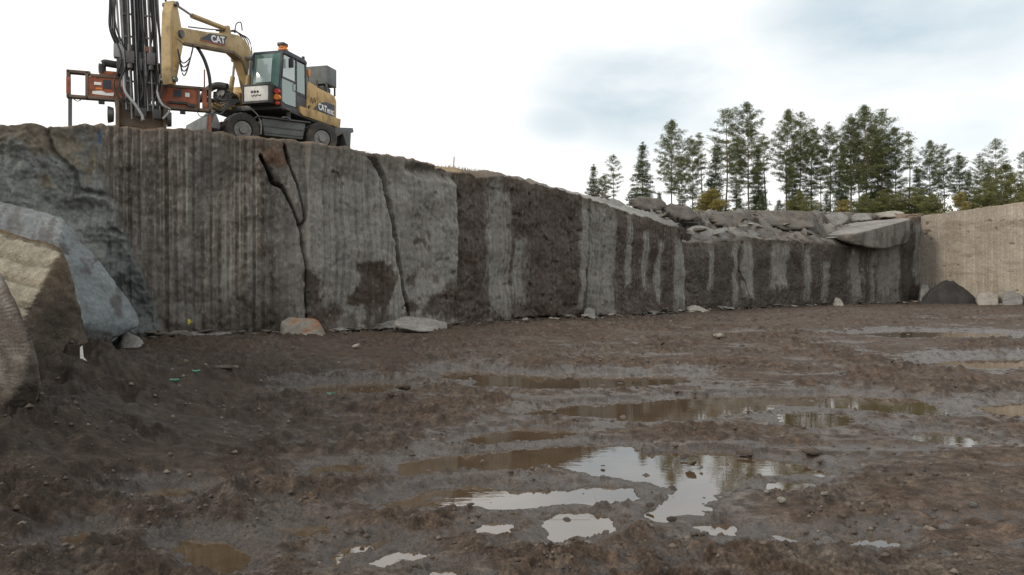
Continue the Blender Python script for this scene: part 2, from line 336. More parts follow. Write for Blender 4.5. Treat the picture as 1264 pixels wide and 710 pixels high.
    # individual stains
    for poly, m_, c_ in ((((438, 325), (458, 322), (472, 326), (486, 335), (480, 360), (474, 376), (446, 380), (425, 376), (440, 360)), 1, brown), (((380, 335), (396, 345), (402, 378), (412, 385), (410, 410), (382, 412)), .9, brown), (((400, 385), (425, 372), (432, 384), (412, 400)), .7, brown),
                         (((512, 288), (530, 296), (528, 306), (515, 300)), .9, brown), (((505, 336), (517, 338), (514, 348), (504, 346)), .8, brown), (((531, 344), (542, 340), (541, 349), (533, 349)), .8, brown), (((504, 380), (530, 372), (548, 356), (567, 348), (567, 396), (530, 392)), .85, brown),
                         (((325, 182), (350, 176), (362, 205), (340, 208), (328, 200)), .85, np.array([.13, .066, .036])), (((210, 375), (238, 372), (242, 400), (212, 408)), .6, grey), (((430, 204), (412, 200), (420, 232)), .4, brown), (((545, 355), (567, 340), (600, 352), (612, 380), (600, 396), (560, 398)), .6, brown)):
        sdv = sdf_poly(Sf, Z, wp(*poly)); T = lay(T, m_*sstep(.09, -.07, sdv+.22*cl), c_)
    grn = sstep(s380, s380+.4, Sf)*(1-sheet)+sheet*dry; T *= (1+grn*.16)[..., None]
    # raw shoulder
    Tr = raws*(1+.45*fbm(Sf*1.1, Z*1.1, 80, 4))[..., None]
    Tr = lay(Tr, sstep(.2, .6, fbm(Sf*4, Z*4, 81, 4)+.25*ridged(Sf*2, Z*2, 82))*.5, raws*.6)
    Tr = lay(Tr, sstep(.1, .5, fbm(Sf*1.2, Z*1.2, 85, 3)+sstep(3.6, 5.6, Z)*1.0-.55)*.55, gold*.8)
    Tr = lay(Tr, sstep(3.6, 1.2, Z+.6*cl)*.62, np.array([.075, .09, .092]))
    T = lay(T, raw, Tr) if False else T*(1-raw[..., None])+Tr*raw[..., None]
    # top 40 cm: soil washed brown
    T = lay(T, sstep(.55, .05, zf[None, :]-Z+.25*cl)*.55, np.array([.12, .095, .07]))
    # blue paint mark
    bp = sdf_poly(Sf, Z, wp((119, 162), (125, 162), (125, 177), (120, 177))); T = lay(T, sstep(.03, -.03, bp+.05*fine)*.7, np.array([.05, .16, .28]))
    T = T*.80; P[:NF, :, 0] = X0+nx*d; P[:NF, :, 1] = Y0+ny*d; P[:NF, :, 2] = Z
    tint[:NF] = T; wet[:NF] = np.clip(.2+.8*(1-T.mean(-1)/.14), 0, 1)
    # ---------------- ledge / chamfer up to the back contour
    for i in range(NC):
        t = (i+1)/NC; q = NF+i; bd = bk*t
        n1 = fbm(s*.9, bd*.9, 20, 4); b0 = 3.0*fbm(s*.42+.25*n1, bd*.5, 21, 2); blk = (np.floor(b0*2)+sstep(.75, 1.0, b0*2-np.floor(b0*2)))/4.2
        ledge = sstep(1.2, 3.5, bk); env = math.sin(math.pi*min(t, 1)*.97)
        slabm = np.exp(-((s-float(px2s(765)))/4.8)**2)       # smooth pale slab
        tt = t**(.8)
        z = zf+(zb-zf)*tt+env*ledge*((1-slabm)*(.30*n1+.75*blk+.08*fbm(s*4, bd*4, 22, 3))+.04*n1)+(1-ledge)*(.05*fbm(s*2, bd*2, 24, 3)+.0*env)
        z = z-.05*(1-ledge)*(t-1)
        dd = d[NF-1]*(1-sstep(0, 1, t))
        P[q, :, 0] = X0+nx*dd+bx*bd; P[q, :, 1] = Y0+ny*dd+by*bd; P[q, :, 2] = z
        soil = np.array([.15, .11, .075]); c = soil*(1-ledge[:, None])+np.array([.128, .120, .106])*ledge[:, None]
        c = c*(1+.5*n1)[:, None]; m = sstep(.1, .4, fbm(s*1.3, bd*1.6, 26, 3))*ledge*(1-slabm); c = c*(1-m[:, None])+np.array([.07, .05, .04])*m[:, None]
        c = c*(1-slabm[:, None]*.9)+np.array([.24, .24, .225])*slabm[:, None]*.9
        m = sstep(float(px2s(520)), float(px2s(548)), s)*(1-sstep(float(px2s(572)), float(px2s(590)), s))*.8*sstep(.0, .35, n1+.25); c = c*(1-m[:, None])+np.array([.36, .26, .14])*m[:, None]
        tint[q] = c; wet[q] = .15
    for i, f in enumerate(far):
        q = NF+NC+i; bd = bk+f
        z = zb+(6.0-zb)*min(1, f/9)+(.05 if f < 8 else .25)*fbm(s*.6, bd*.6, 27, 3)*(0 if f > 60 else 1)-.0*f
        if f > 100: z = z*0+6.0
        P[q, :, 0] = X0+bx*bd; P[q, :, 1] = Y0+by*bd; P[q, :, 2] = z
        n1 = fbm(s*.7, bd*.7, 29, 4); c = np.array([.14, .105, .07])*(1+.5*n1)[:, None]
        if f > 8: c = np.array([.07, .075, .035])*(1+.6*n1)[:, None]
        tint[q] = c
    m = rockmat('quarried_granite', usevc=True, streak=True, bump=.016, fine=11, mott=.15)
    o = np_mesh('rock_face', P.reshape(-1, 3), grid_faces(nr, nc)[:, ::-1], m, attrs={'tint': np.clip(tint, .012, .8).reshape(-1, 3), 'wet': wet.ravel()})
    tag(o, 'long drilled grey and brown stained granite wall running round the quarry floor', kind='structure')
build_face()

# ------------------------------------------------------------------ pale wall on the right
def build_pale():
    A = np.array([WX[-1]-.55, WY[-1]+.35]); D = np.array([3.35, -5.3]); D /= np.linalg.norm(D)
    n = np.array([D[1], -D[0]]); n = n if n@np.array([-1, -1]) > 0 else -n
    s = np.concatenate([np.arange(0, 9, .045), np.arange(9, 40, .25)]); nc = len(s)
    ztop = np.interp(s, [0, 7, 40], [6.15, 6.6, 7.6])+.06*fbm(s*.8, s*0+5, o=3)
    NF = 120; far = np.array([.15, .5, 1.2, 3, 8, 20, 60, 400]); nr = NF+len(far)
    Z = -.3+(ztop[None]+.3)*np.linspace(0, 1, NF)[:, None]; Sf = np.repeat(s[None], NF, 0)
    sp = .2; idx = np.floor(s/sp); u = s/sp-idx-.5; prof = np.sqrt(np.clip(1-(u/.2)**2, 0, 1))
    d = .05*fbm(Sf*.5, Z*.5, 90, 3)+.015*fbm(Sf*4, Z*4, 91, 3)-.02*prof[None]*sstep(-.6, 0, fbm(Sf, Z*.3, 92, 2))
    pk = sstep(.50, .75, fbm(Sf*1.2, Z*2.2, 93, 3)+.35*np.exp(-((Z-5.0)/.7)**2)-.2); d -= .08*pk
    T = np.zeros(Sf.shape+(3,))+np.array([.315, .272, .222]); T *= (1+.18*fbm(Sf*.7, Z*.5, 94, 4)+.14*fbm(Sf*5, Z*.25, 95, 3))[..., None]
    T *= (1-.17*prof[None]*(.5+.5*fbm(Sf*2, Z*.3, 97, 2)))[..., None]
    g = sstep(2.5, -1, Sf*.9-Z*.45+fbm(Sf, Z, 96, 3)*1.2); T = T*(1-.45*g[..., None])+np.array([.22, .20, .17])*.45*g[..., None]  # soft diagonal shadow painted into the tint, together with stain
    sm_ = sstep(.1, .45, fbm(Sf*.45, Z*1.6, 191, 4)+.5*np.exp(-((Z-5.2)/.8)**2)-.25)[..., None]*.4; T = T*(1-sm_)+np.array([.16, .12, .085])*sm_
    T = T*(1-.75*pk[..., None])+np.array([.13, .09, .06])*.75*pk[..., None]
    gy = sstep(1.3, .2, Z+.5*fbm(Sf, Z, 98, 3)); T = T*(1-.4*gy[..., None])+np.array([.26, .25, .22])*.4*gy[..., None]
    P = np.zeros((nr, nc, 3)); tint = np.zeros((nr, nc, 3)); P[:NF, :, 0] = A[0]+D[0]*Sf+n[0]*d; P[:NF, :, 1] = A[1]+D[1]*Sf+n[1]*d; P[:NF, :, 2] = Z; tint[:NF] = T
    ang = np.radians(np.interp(s, [0, 6, 40], [80, 50, 32]))
    for i, f in enumerate(far):
        q = NF+i; P[q, :, 0] = A[0]+D[0]*s+np.cos(ang)*f; P[q, :, 1] = A[1]+D[1]*s+np.sin(ang)*f
        P[q, :, 2] = ztop+.08*fbm(s*2, s*0+f, 99, 3)*(f < 10)-(0 if f < 20 else .5)
        tint[q] = np.array([.12, .085, .055])
    o = np_mesh('pale_rock_face', P.reshape(-1, 3), grid_faces(nr, nc), rockmat('pale_granite', usevc=True, bump=.012, fine=10), attrs={'tint': np.clip(tint, .01, .8).reshape(-1, 3), 'wet': np.zeros(nr*nc)})
    tag(o, 'pale pinkish beige sawn and drilled wall closing the quarry on the right', kind='structure')
    return A, D, n
PALE = build_pale()

# ================================================================== MUD FLOOR AND PUDDLES
PUD = [
 [(545,458),(575,453),(620,458),(680,463),(760,462),(840,462),(845,472),(800,478),(740,480),(680,481),(630,480),(596,476),(600,468),(560,467)],
 [(650,512),(720,501),(800,495),(860,490),(950,488),(1060,487),(1130,492),(1170,504),(1160,515),(1120,513),(1050,507),(960,508),(890,514),(840,522),(800,523),(720,516)],
 [(585,537),(640,527),(700,531),(690,543),(640,549),(590,548),(572,546)],
 [(485,573),(530,564),(600,558),(680,551),(770,549),(800,560),(868,557),(940,565),(985,573),(1018,584),(1012,596),(940,600),(900,601),(872,609),(862,622),(872,638),(845,646),(806,642),(780,628),(766,606),(752,588),(705,578),(600,578),(495,586)],
 [(480,620),(530,606),(590,600),(630,606),(660,605),(740,602),(776,602),(776,612),(745,622),(700,630),(640,628),(600,622),(540,626),(490,627)],
 [(636,649),(668,640),(700,634),(742,637),(762,646),(735,660),(690,664),(652,658)],
 [(596,651),(628,649),(630,655),(600,656)],
 [(426,678),(470,670),(478,679),(455,690),(432,702),(420,698)],
 [(470,693),(505,683),(527,684),(515,693),(480,700)],
 [(525,704),(556,701),(562,712),(530,716)],
 [(226,664),(262,666),(290,680),(302,696),(285,710),(262,706),(238,688)],
 [(165,608),(205,604),(240,607),(225,616),(180,618)],
 [(380,475),(430,470),(482,471),(475,483),(420,488),(392,484)],
 [(902,658),(940,655),(982,666),(960,671),(915,668)],
 [(1128,536),(1150,531),(1185,536),(1212,545),(1185,551),(1150,546)],
 [(965,518),(1000,510),(1038,514),(1048,524),(1010,531),(975,530)],
 [(1210,504),(1260,497),(1330,496),(1330,514),(1240,516)],
 [(1150,450),(1210,441),(1300,438),(1320,452),(1220,458)],
 [(392,574),(440,574),(436,585),(400,586)],
 [(340,651),(395,648),(402,658),(360,664)],
 [(1046,668),(1090,666),(1098,672),(1060,675)],
 [(1040,413),(1120,408),(1240,411),(1230,417),(1120,418)],
 [(80,660),(112,656),(118,668),(88,672)],
 [(870,650),(900,648),(905,654),(880,656)],
 [(1000,597),(990,604),(960,603),(965,597)],
]
PG = [np.array([gnd(*p) for p in q]) for q in PUD]
PLEV = [round(float(floorz(P[:, 0].mean(), P[:, 1].mean()))/.03)*.03 for P in PG]
PLEV[15] = PLEV[1]; PLEV[24] = PLEV[3]
MOUNDS = [((20, 545), 1.0, .14), ((70, 478), .9, .20), ((110, 488), 1.2, .14), ((150, 462), 1.2, .08), ((-60, 580), 1.5, .3), ((95, 455), 1.0, .12), ((60, 560), 1.0, .1), ((1000, 402), 3.0, .12), ((700, 408), 3.0, .12), ((300, 432), 2.6, .14)]
def ground_h(x, y, detail=True):
    r = np.hypot(x, y)
    h = .07+.05*fbm(x*.22, y*.22, 1, 3)+.035*fbm(x*.8, y*1.3, 2, 4)
    rough = sstep(-.25, .45, fbm(x*.35, y*.5, 3, 3)+.30*sstep(3, -4, x)+.1)
    smooth_r = sstep(1.5, 5, x)*sstep(14, 8, y); rough = rough*(1-.75*smooth_r)
    cl1 = np.clip(fbm(x*2.6, y*3.4, 4, 4, .55), -.25, 1); h = h+rough*.10*cl1
    if detail:
        bl = lambda f, z_: np.abs(perlin(x*f, y*f*1.15, z_)); wx = .06*fbm(x*3, y*3, 55, 2); cl2 = (bl(3.1, 5)*.55+bl(6.7, 6)*.3+bl(13, 7.1)*.16)*sstep(-.25, .25, fbm(x*1.6, y*2.1, 56, 3)); h = h+(.25+.75*rough)*.115*cl2
        h = h+(.3+.7*rough)*.036*(bl(25, 8.3)+.5*bl(51, 9.3))*sstep(-.2, .3, fbm(x*2.7, y*3, 57, 2))
        lumps = np.clip(ridged(x*2.1, y*2.6, 15, 3)-.62+.2*perlin(x*9, y*9, 16), 0, 1); h = h+rough*.10*lumps*(1+.8*fbm(x*14, y*14, 8, 3))
    # wheel ruts across the floor
    for a, c0, wd, dp in ((.05, 9.3, .22, .05), (.05, 10.9, .22, .045), (-.04, 13.4, .3, .05), (.12, 6.3, .2, .03), (-.02, 17.0, .4, .04), (.3, 7.9, .22, .03)):
        t = y-(c0+a*x+.25*fbm(x*.3, x*0+c0, 7, 2)); g = np.exp(-(t/wd)**2); lug = .012*np.sin(x*20+t*6)*g
        h = h-dp*g+dp*.7*np.exp(-((np.abs(t)-wd*1.6)/(wd*.5))**2)+2.2*lug
    for p, rad, hh in MOUNDS:
        gx, gy = gnd(*p); g = np.exp(-((x-gx)**2+(y-gy)**2)/rad**2); h = h+hh*g*(1+.45*fbm(x*1.6, y*1.6, 9, 4))
    # talus at the foot of the wall
    h = h+.0
    for gx, gy, rad, hh in ((-6.3, 11.8, 1.0, .34), (-5.6, 13.4, 1.1, .25), (-7.6, 10.4, .9, .2), (-5.4, 10.6, 1.3, .14)):
        g = np.exp(-((x-gx)**2+(y-gy)**2)/rad**2); h = h+hh*g*(1+.5*fbm(x*2.2, y*2.2, 19, 4))
    return h+floorz(x, y)
def puddle_mix(x, y, h):
    wetm = np.zeros(x.shape); mins = np.full(x.shape, 9.); mlev = np.full(x.shape, -9.)
    for q, P in enumerate(PG):
        mnx, mny = P.min(0)-1.6; mxx, mxy = P.max(0)+1.6
        k = (x > mnx) & (x < mxx) & (y > mny) & (y < mxy)
        if not k.any(): continue
        xs, ys = x[k], y[k]; sc = np.clip(P[:, 1].mean()/9, .35, 2.2)
        sdv = sdf_poly(xs, ys, P)/sc
        sdv = sdv+.10*fbm(xs*1.9, ys*1.9, 31, 3)+.085*fbm(xs*6, ys*6, 32, 4, .6)-.085
        lev = PLEV[q]; tgt = lev+np.where(sdv < 0, np.maximum(-.04, sdv*.55), np.minimum(.05, sdv*.22))
        isl = np.clip(fbm(xs*3.3, ys*3.3, 33, 5)-.50, 0, 1)*.13
        tgt = tgt+isl+.006*fbm(xs*14, ys*14, 34, 3)*(sdv > -.08)
        b = 1-sstep(.05, .55, sdv)
        hh = h[k]; hh = hh*(1-b)+tgt*b; h[k] = hh; ms = mins[k]; near = sdv < ms; ms[near] = sdv[near]; mins[k] = ms; ml = mlev[k]; ml = np.maximum(ml, lev); mlev[k] = ml
        wetm[k] = np.maximum(wetm[k], 1-sstep(-.02, .75, sdv+.25*fbm(xs*1.3, ys*1.3, 35, 3)))
    h = np.where(mins > .16, np.maximum(h, mlev+.010+.008*fbm(x*9, y*9, 36, 3)), h)
    return h, wetm
def build_ground():
    rs = [.01, .6, 1.4, 2.2, 3.0, 3.6]
    while rs[-1] < 62:
        r = rs[-1]; rs.append(r+(.06 if r < 4.3 else min(r*r*.52/1377, .0045*r)))
    rs += [64, 68, 75, 90, 120, 180, 300, 700, 1500]; rs = np.array(rs)
    ths = np.concatenate([np.linspace(-180, -42, 70)[:-1], np.linspace(-42, 42, 1150), np.linspace(42, 180, 70)[1:-1]]); th = np.radians(ths)
    Rr, Th = np.meshgrid(rs, th, indexing='ij'); x = (Rr*np.sin(Th)).astype(np.float32); y = (Rr*np.cos(Th)).astype(np.float32)
    h = ground_h(x, y)
    h, wetm = puddle_mix(x, y, h)
    h = np.where(Rr > 62, .0, h); hl = h-floorz(x, y)
    # colour
    n = fbm(x*.45, y*.45, 70, 4); n2 = fbm(x*3, y*3, 71, 4)
    c = np.zeros(x.shape+(3,), np.float32)+np.array([.108, .077, .055])
    def lay(T, m, q): m = m[..., None]; return T*(1-m)+np.array(q)*m
    c = lay(c, sstep(-.1, .5, n)*.55, (.112, .098, .083)); c = lay(c, sstep(.0, .6, -n+.3*n2)*.45, (.066, .045, .034))
    red = sstep(1, 9, x+.0*y)*sstep(-.4, .3, fbm(x*.3, y*.3, 73, 3)); c = lay(c, red*.5, (.125, .085, .062))
    c = lay(c, sstep(.1, .5, n2)*.3, (.13, .112, .095)); n4 = fbm(x*7, y*8, 75, 4, .6); c = c*(1+.55*n4)[..., None]; c = lay(c, sstep(.05, .4, fbm(x*1.7, y*2.4, 76, 5, .6))*.5, (.055, .035, .024)); c = lay(c, wetm*.5, (.060, .045, .034))
    lf = sstep(-1.5, -6, x-.15*y); c = lay(c, lf*.45, (.045, .034, .027))  # left ground darkened in colour to imitate shade beside the rocks
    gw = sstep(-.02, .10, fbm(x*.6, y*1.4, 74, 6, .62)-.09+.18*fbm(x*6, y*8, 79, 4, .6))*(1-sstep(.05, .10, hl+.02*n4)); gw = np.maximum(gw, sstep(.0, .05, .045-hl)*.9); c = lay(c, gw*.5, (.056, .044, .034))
    GT = .74*(1-.45*sstep(1.0, -5.5, x+.12*(y-6))*sstep(24, 14, y)); wet = np.clip(np.maximum(sstep(.50, .85, wetm*(1-sstep(.09, .15, hl))+.30*n4)*.9, gw), 0, 1)  # GT: overall tone, with more shade painted over the left foreground
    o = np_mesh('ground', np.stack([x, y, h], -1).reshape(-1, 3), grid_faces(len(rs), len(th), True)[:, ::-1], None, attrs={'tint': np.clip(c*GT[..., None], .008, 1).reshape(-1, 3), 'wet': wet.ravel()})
    m = MT('wet_mud'); t = m.attr('tint'); wv = m.attr('wet', True)
    n1 = m.noise(6, 6, .65); n2 = m.noise(34, 5, .7); n3 = m.noise(120, 3, .6)
    t = m.mix(1.0, t, m.mix(m.ramp(n1, .3, .7), (.68, .67, .66), (1.3, 1.3, 1.3)), 'MULTIPLY')
    t = m.mix(1.0, t, m.mix(m.ramp(n2, .3, .7), (.45, .44, .43), (1.52, 1.52, 1.52)), 'MULTIPLY')
    sp = m.ramp(m.noise(85, 2, .5), .68, .73); t = m.mix(m.math('MULTIPLY', sp, .5), t, (.30, .26, .21))
    ro = m.math('SUBTRACT', m.ramp(n2, .3, .7, .62, .95), m.math('MULTIPLY', wv, .52))
    ro = m.math('MAXIMUM', ro, .10)
    nb = m.bump(n2, .014, .85); nb = m.bump(n3, .005, .7, nb)
    o.data.materials.append(m.set(col=t, rough=ro, normal=nb, spec=m.math('ADD', m.math('MULTIPLY', wv, .22), .20))); o['kind'] = 'structure'; o['label'] = 'rutted wet brown mud floor of the quarry'
    return o
build_ground()
mw = MT('muddy_water'); n1 = mw.noise(1.4, 3); nr_ = mw.noise(5, 3, .5, (1, 2.2, 1)); n5 = mw.noise(28, 2, .5)
mw_m = mw.set(col=mw.mix(mw.ramp(n1, .35, .65), (.066, .044, .024), (.088, .060, .035)), rough=.02, spec=1.0, normal=mw.bump(nr_, .004, .14), ior=1.55)
for q, P in enumerate(PG):
    sc = float(np.clip(P[:, 1].mean()/9, .35, 2.2)); mg = .36*sc; st_ = .10*sc
    gx = np.arange(P[:, 0].min()-mg-st_, P[:, 0].max()+mg+st_, st_); gy = np.arange(P[:, 1].min()-mg-st_, P[:, 1].max()+mg+st_, st_)
    GX, GY = np.meshgrid(gx, gy); ok = sdf_poly(GX, GY, P) < mg; F = grid_faces(len(gy), len(gx)); F = F[ok.ravel()[F].all(1)]
    used_v = np.unique(F); mp_ = np.zeros(GX.size, int); mp_[used_v] = np.arange(len(used_v)); Vv = np.stack([GX.ravel(), GY.ravel(), np.zeros(GX.size)], 1)[used_v]
    o = np_mesh('puddle', Vv, mp_[F], mw_m, smooth=False); o.location.z = PLEV[q]-.003-.0012*(q % 6); tag(o, kind='structure')

# ================================================================== LOOSE ROCKS
_ico = {}
def ico(sub):
    if sub not in _ico:
        bm = bmesh.new(); bmesh.ops.create_icosphere(bm, subdivisions=sub, radius=1)
        _ico[sub] = (np.array([v.co[:] for v in bm.verts]), np.array([[v.index for v in f.verts] for f in bm.faces])); bm.free()
    return _ico[sub]
def rock(name, pts, mat, sub=5, rough=.05, seed=0, grooves=None, colf=None, fr=1.0, chips=16, parent=None):
    """a solid with the corners pts (world), its planes taken from their hull, broken up by noise"""
    pts = np.array([tuple(p) for p in pts], float); c = pts.mean(0); bm = bmesh.new()
    for p in pts: bm.verts.new(p-c)
    bmesh.ops.convex_hull(bm, input=bm.verts[:]); bm.normal_update()
    pl = [];
    for f in bm.faces:
        n = np.array(f.normal[:]); dd = n@np.array(f.verts[0].co[:])
        if dd < 0: n, dd = -n, -dd
        if dd > 1e-5: pl.append((*n, dd))
    bm.free(); pl = np.array(pl); g_ = np.random.RandomState(1000+seed)
    for _ in range(chips):                                   # chipped corners and edges
        n_ = g_.normal(size=3); n_ /= np.linalg.norm(n_); sup = ((pts-c)@n_).max(); pl = np.vstack([pl, [*n_, sup*g_.uniform(.84, .97)]])
    # sphere stretched to the box of the rock, so that points spread evenly
    D, F = ico(sub); ext = np.maximum(np.abs(pts-c).max(0), .05)
    U = D*ext; U = U/np.linalg.norm(U, axis=1)[:, None]
    q = U@pl[:, :3].T/pl[:, 3][None]; q = np.maximum(q, 1e-6)
    k = ((q/q.max(1)[:, None])**90).sum(1)**(1/90)*q.max(1); t = 1/k   # intersection with slightly worn edges
    V = U*t[:, None]; Nn = pl[q.argmax(1), :3]
    size = float(np.mean(ext)); s = seed*7.3
    W = V/size*fr
    big = fbm(W[:, 0]*1.1+s, W[:, 1]*1.1, W[:, 2]*1.1, 3); mid = fbm(W[:, 0]*3.5+s, W[:, 1]*3.5, W[:, 2]*3.5, 4, .55); rg = ridged(W[:, 0]*2+s, W[:, 1]*2, W[:, 2]*2, 3)
    dsp = rough*size*(.7*big+.55*mid+.45*(rg-.5)+.3*np.abs(fbm(W[:, 0]*9+s, W[:, 1]*9, W[:, 2]*9, 3)))
    if grooves is not None:
        ax, spc, dep, face = grooves; ax = np.array(ax, float); ax /= np.linalg.norm(ax); face = np.array(face, float); face /= np.linalg.norm(face)
        a = V@ax; u_ = a/spc-np.floor(a/spc)-.5; on = sstep(.6, .8, Nn@face)
        dsp = dsp+on*(-dep*np.sqrt(np.clip(1-(u_/.16)**2, 0, 1))+dep*.8*(np.abs(u_)*2)*(.5+mid)*.3)
    V = V+U*dsp[:, None]
    att = None; global _C; _C = c
    if colf is not None: att = {'tint': np.clip(colf(V+c, Nn, big, mid), .01, .8), 'wet': np.zeros(len(V))}
    # object origin at the base
    base = np.array([c[0], c[1], (V[:, 2].min()+c[2])])
    o = np_mesh(name, V+c-base, F, mat, attrs=att, parent=parent); o.location = base
    md = o.modifiers.new('b', 'BEVEL') if False else None
    return o
RM_GREY = rockmat('grey_granite_rock', (.15, .147, .137), (.23, .222, .205), bump=.02, fine=9)
RM_DARK = rockmat('dirty_rock', (.085, .073, .06), (.14, .125, .105), bump=.02, fine=10)
RM_PALE = rockmat('pale_granite_rock', (.25, .232, .20), (.33, .305, .265), bump=.015, fine=8)
RM_VC = rockmat('leaning_granite_block', usevc=True, bump=.02, fine=9)

# near boulder at the left edge, resting on the mud
def cA(V, Nn, big, mid):
    T = np.zeros((len(V), 3))+np.array([.15, .14, .122]); a = V[:, 1]*.5+V[:, 0]*1.3+V[:, 2]*.55; st = fbm(a*4.2+V[:, 2]*1.1, V[:, 2]*.5, 3.0, 4)
    T *= (1+.8*st+.3*big)[:, None]; m = sstep(.38, .62, ridged(a*4.5, V[:, 2]*.9+a*.3, 7.0, 4)+.2*fbm(V[:, 0]*6, V[:, 1]*6, V[:, 2]*3, 3))[:, None]*.8; T = T*(1-m)+np.array([.075, .06, .048])*m
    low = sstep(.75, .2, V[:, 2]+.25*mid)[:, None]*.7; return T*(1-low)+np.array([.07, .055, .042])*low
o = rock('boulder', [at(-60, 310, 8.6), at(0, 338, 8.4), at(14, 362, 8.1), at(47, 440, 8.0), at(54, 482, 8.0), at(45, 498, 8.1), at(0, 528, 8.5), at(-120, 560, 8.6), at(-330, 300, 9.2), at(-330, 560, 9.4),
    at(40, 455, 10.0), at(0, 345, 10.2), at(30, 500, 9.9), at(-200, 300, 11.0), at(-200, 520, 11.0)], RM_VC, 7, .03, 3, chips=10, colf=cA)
tag(o, 'large rounded grey boulder with dark streaks, nearest the viewer at the left edge', 'boulder')
# drilled beige block with the brown broken side
fb = np.array([-.1, -.8, .55])
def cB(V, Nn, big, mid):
    beige_m = Bf(V, Nn)[:, None]; be = np.array([.25, .225, .172])*(1+.35*mid+.2*big)[:, None]  # mask: beige grooved face against the brown sides
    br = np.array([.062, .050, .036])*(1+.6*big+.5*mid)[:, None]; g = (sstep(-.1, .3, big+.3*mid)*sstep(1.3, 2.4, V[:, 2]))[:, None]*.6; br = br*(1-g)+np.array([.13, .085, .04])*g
    a = (V-_C)@(gax/np.linalg.norm(gax)); u_ = a/.36-np.floor(a/.36)-.5; ln = (np.exp(-(u_/.07)**2)*(.6+.6*mid))[:, None]; be = be*(1-.6*np.clip(ln, 0, 1)); lip = np.exp(-((u_-.14)/.06)**2)[:, None]; be = be*(1+.3*lip)  # shade painted along the grooves, light painted on their lips
    return be*beige_m+br*(1-beige_m)
B1, B3, B4 = at(-60, 270, 13.0), at(76, 307, 12.3), at(14, 420, 11.2)
B2 = B1.lerp(B3, .6)
B5, B6, B7 = at(80, 340, 13.4), at(90, 395, 13.2), at(122, 470, 12.8)
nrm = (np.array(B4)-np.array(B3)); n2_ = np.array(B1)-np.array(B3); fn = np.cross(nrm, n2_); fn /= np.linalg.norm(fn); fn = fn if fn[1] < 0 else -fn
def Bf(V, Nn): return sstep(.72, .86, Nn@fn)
gax = np.cross(fn, (np.array(B2)-np.array(B1)))
o = rock('granite_block', [B1, B2, B3, B4, B4+(B1-B3), B5, B6, B7, at(28, 490, 11.6), at(112, 492, 12.4), at(-200, 500, 11.3), at(50, 318, 14.6), at(80, 440, 14.6), at(-200, 290, 15.5), at(-200, 480, 14.5)],
    RM_VC, 7, .045, 5, chips=5, grooves=(gax, .36, .12, fn), colf=cB)
tag(o, 'beige granite block with slanting parallel drill grooves and a broken brown side', 'granite block')
# long blue grey slab leaning behind it
def cC(V, Nn, big, mid):
    T = np.zeros((len(V), 3))+np.array([.145, .168, .175]); a = V[:, 0]*.5-V[:, 2]*.86; b = V[:, 0]*.86+V[:, 2]*.5
    st = fbm(a*.8, b*3.4, V[:, 1]*.3, 4); T *= (1+.28*big+.35*mid)[:, None]
    m = sstep(.58, .74, ridged(b*4.6+a*.15, a*.42, 4.0, 3)+.18*fbm(b*3, a*1.2, 1.0, 3))[:, None]*.85; T = T*(1-m)+np.array([.055, .05, .05])*m
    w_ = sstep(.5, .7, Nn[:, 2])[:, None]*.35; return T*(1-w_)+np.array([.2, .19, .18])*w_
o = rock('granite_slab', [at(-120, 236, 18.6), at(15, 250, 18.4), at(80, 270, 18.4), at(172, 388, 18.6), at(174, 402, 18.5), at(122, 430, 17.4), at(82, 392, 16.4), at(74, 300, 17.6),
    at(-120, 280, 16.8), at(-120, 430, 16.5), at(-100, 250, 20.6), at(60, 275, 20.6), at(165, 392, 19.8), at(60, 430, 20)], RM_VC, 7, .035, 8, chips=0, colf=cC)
tag(o, 'big blue grey slab with dark streaks leaning against the raw rock, behind the grooved beige block', 'granite slab')
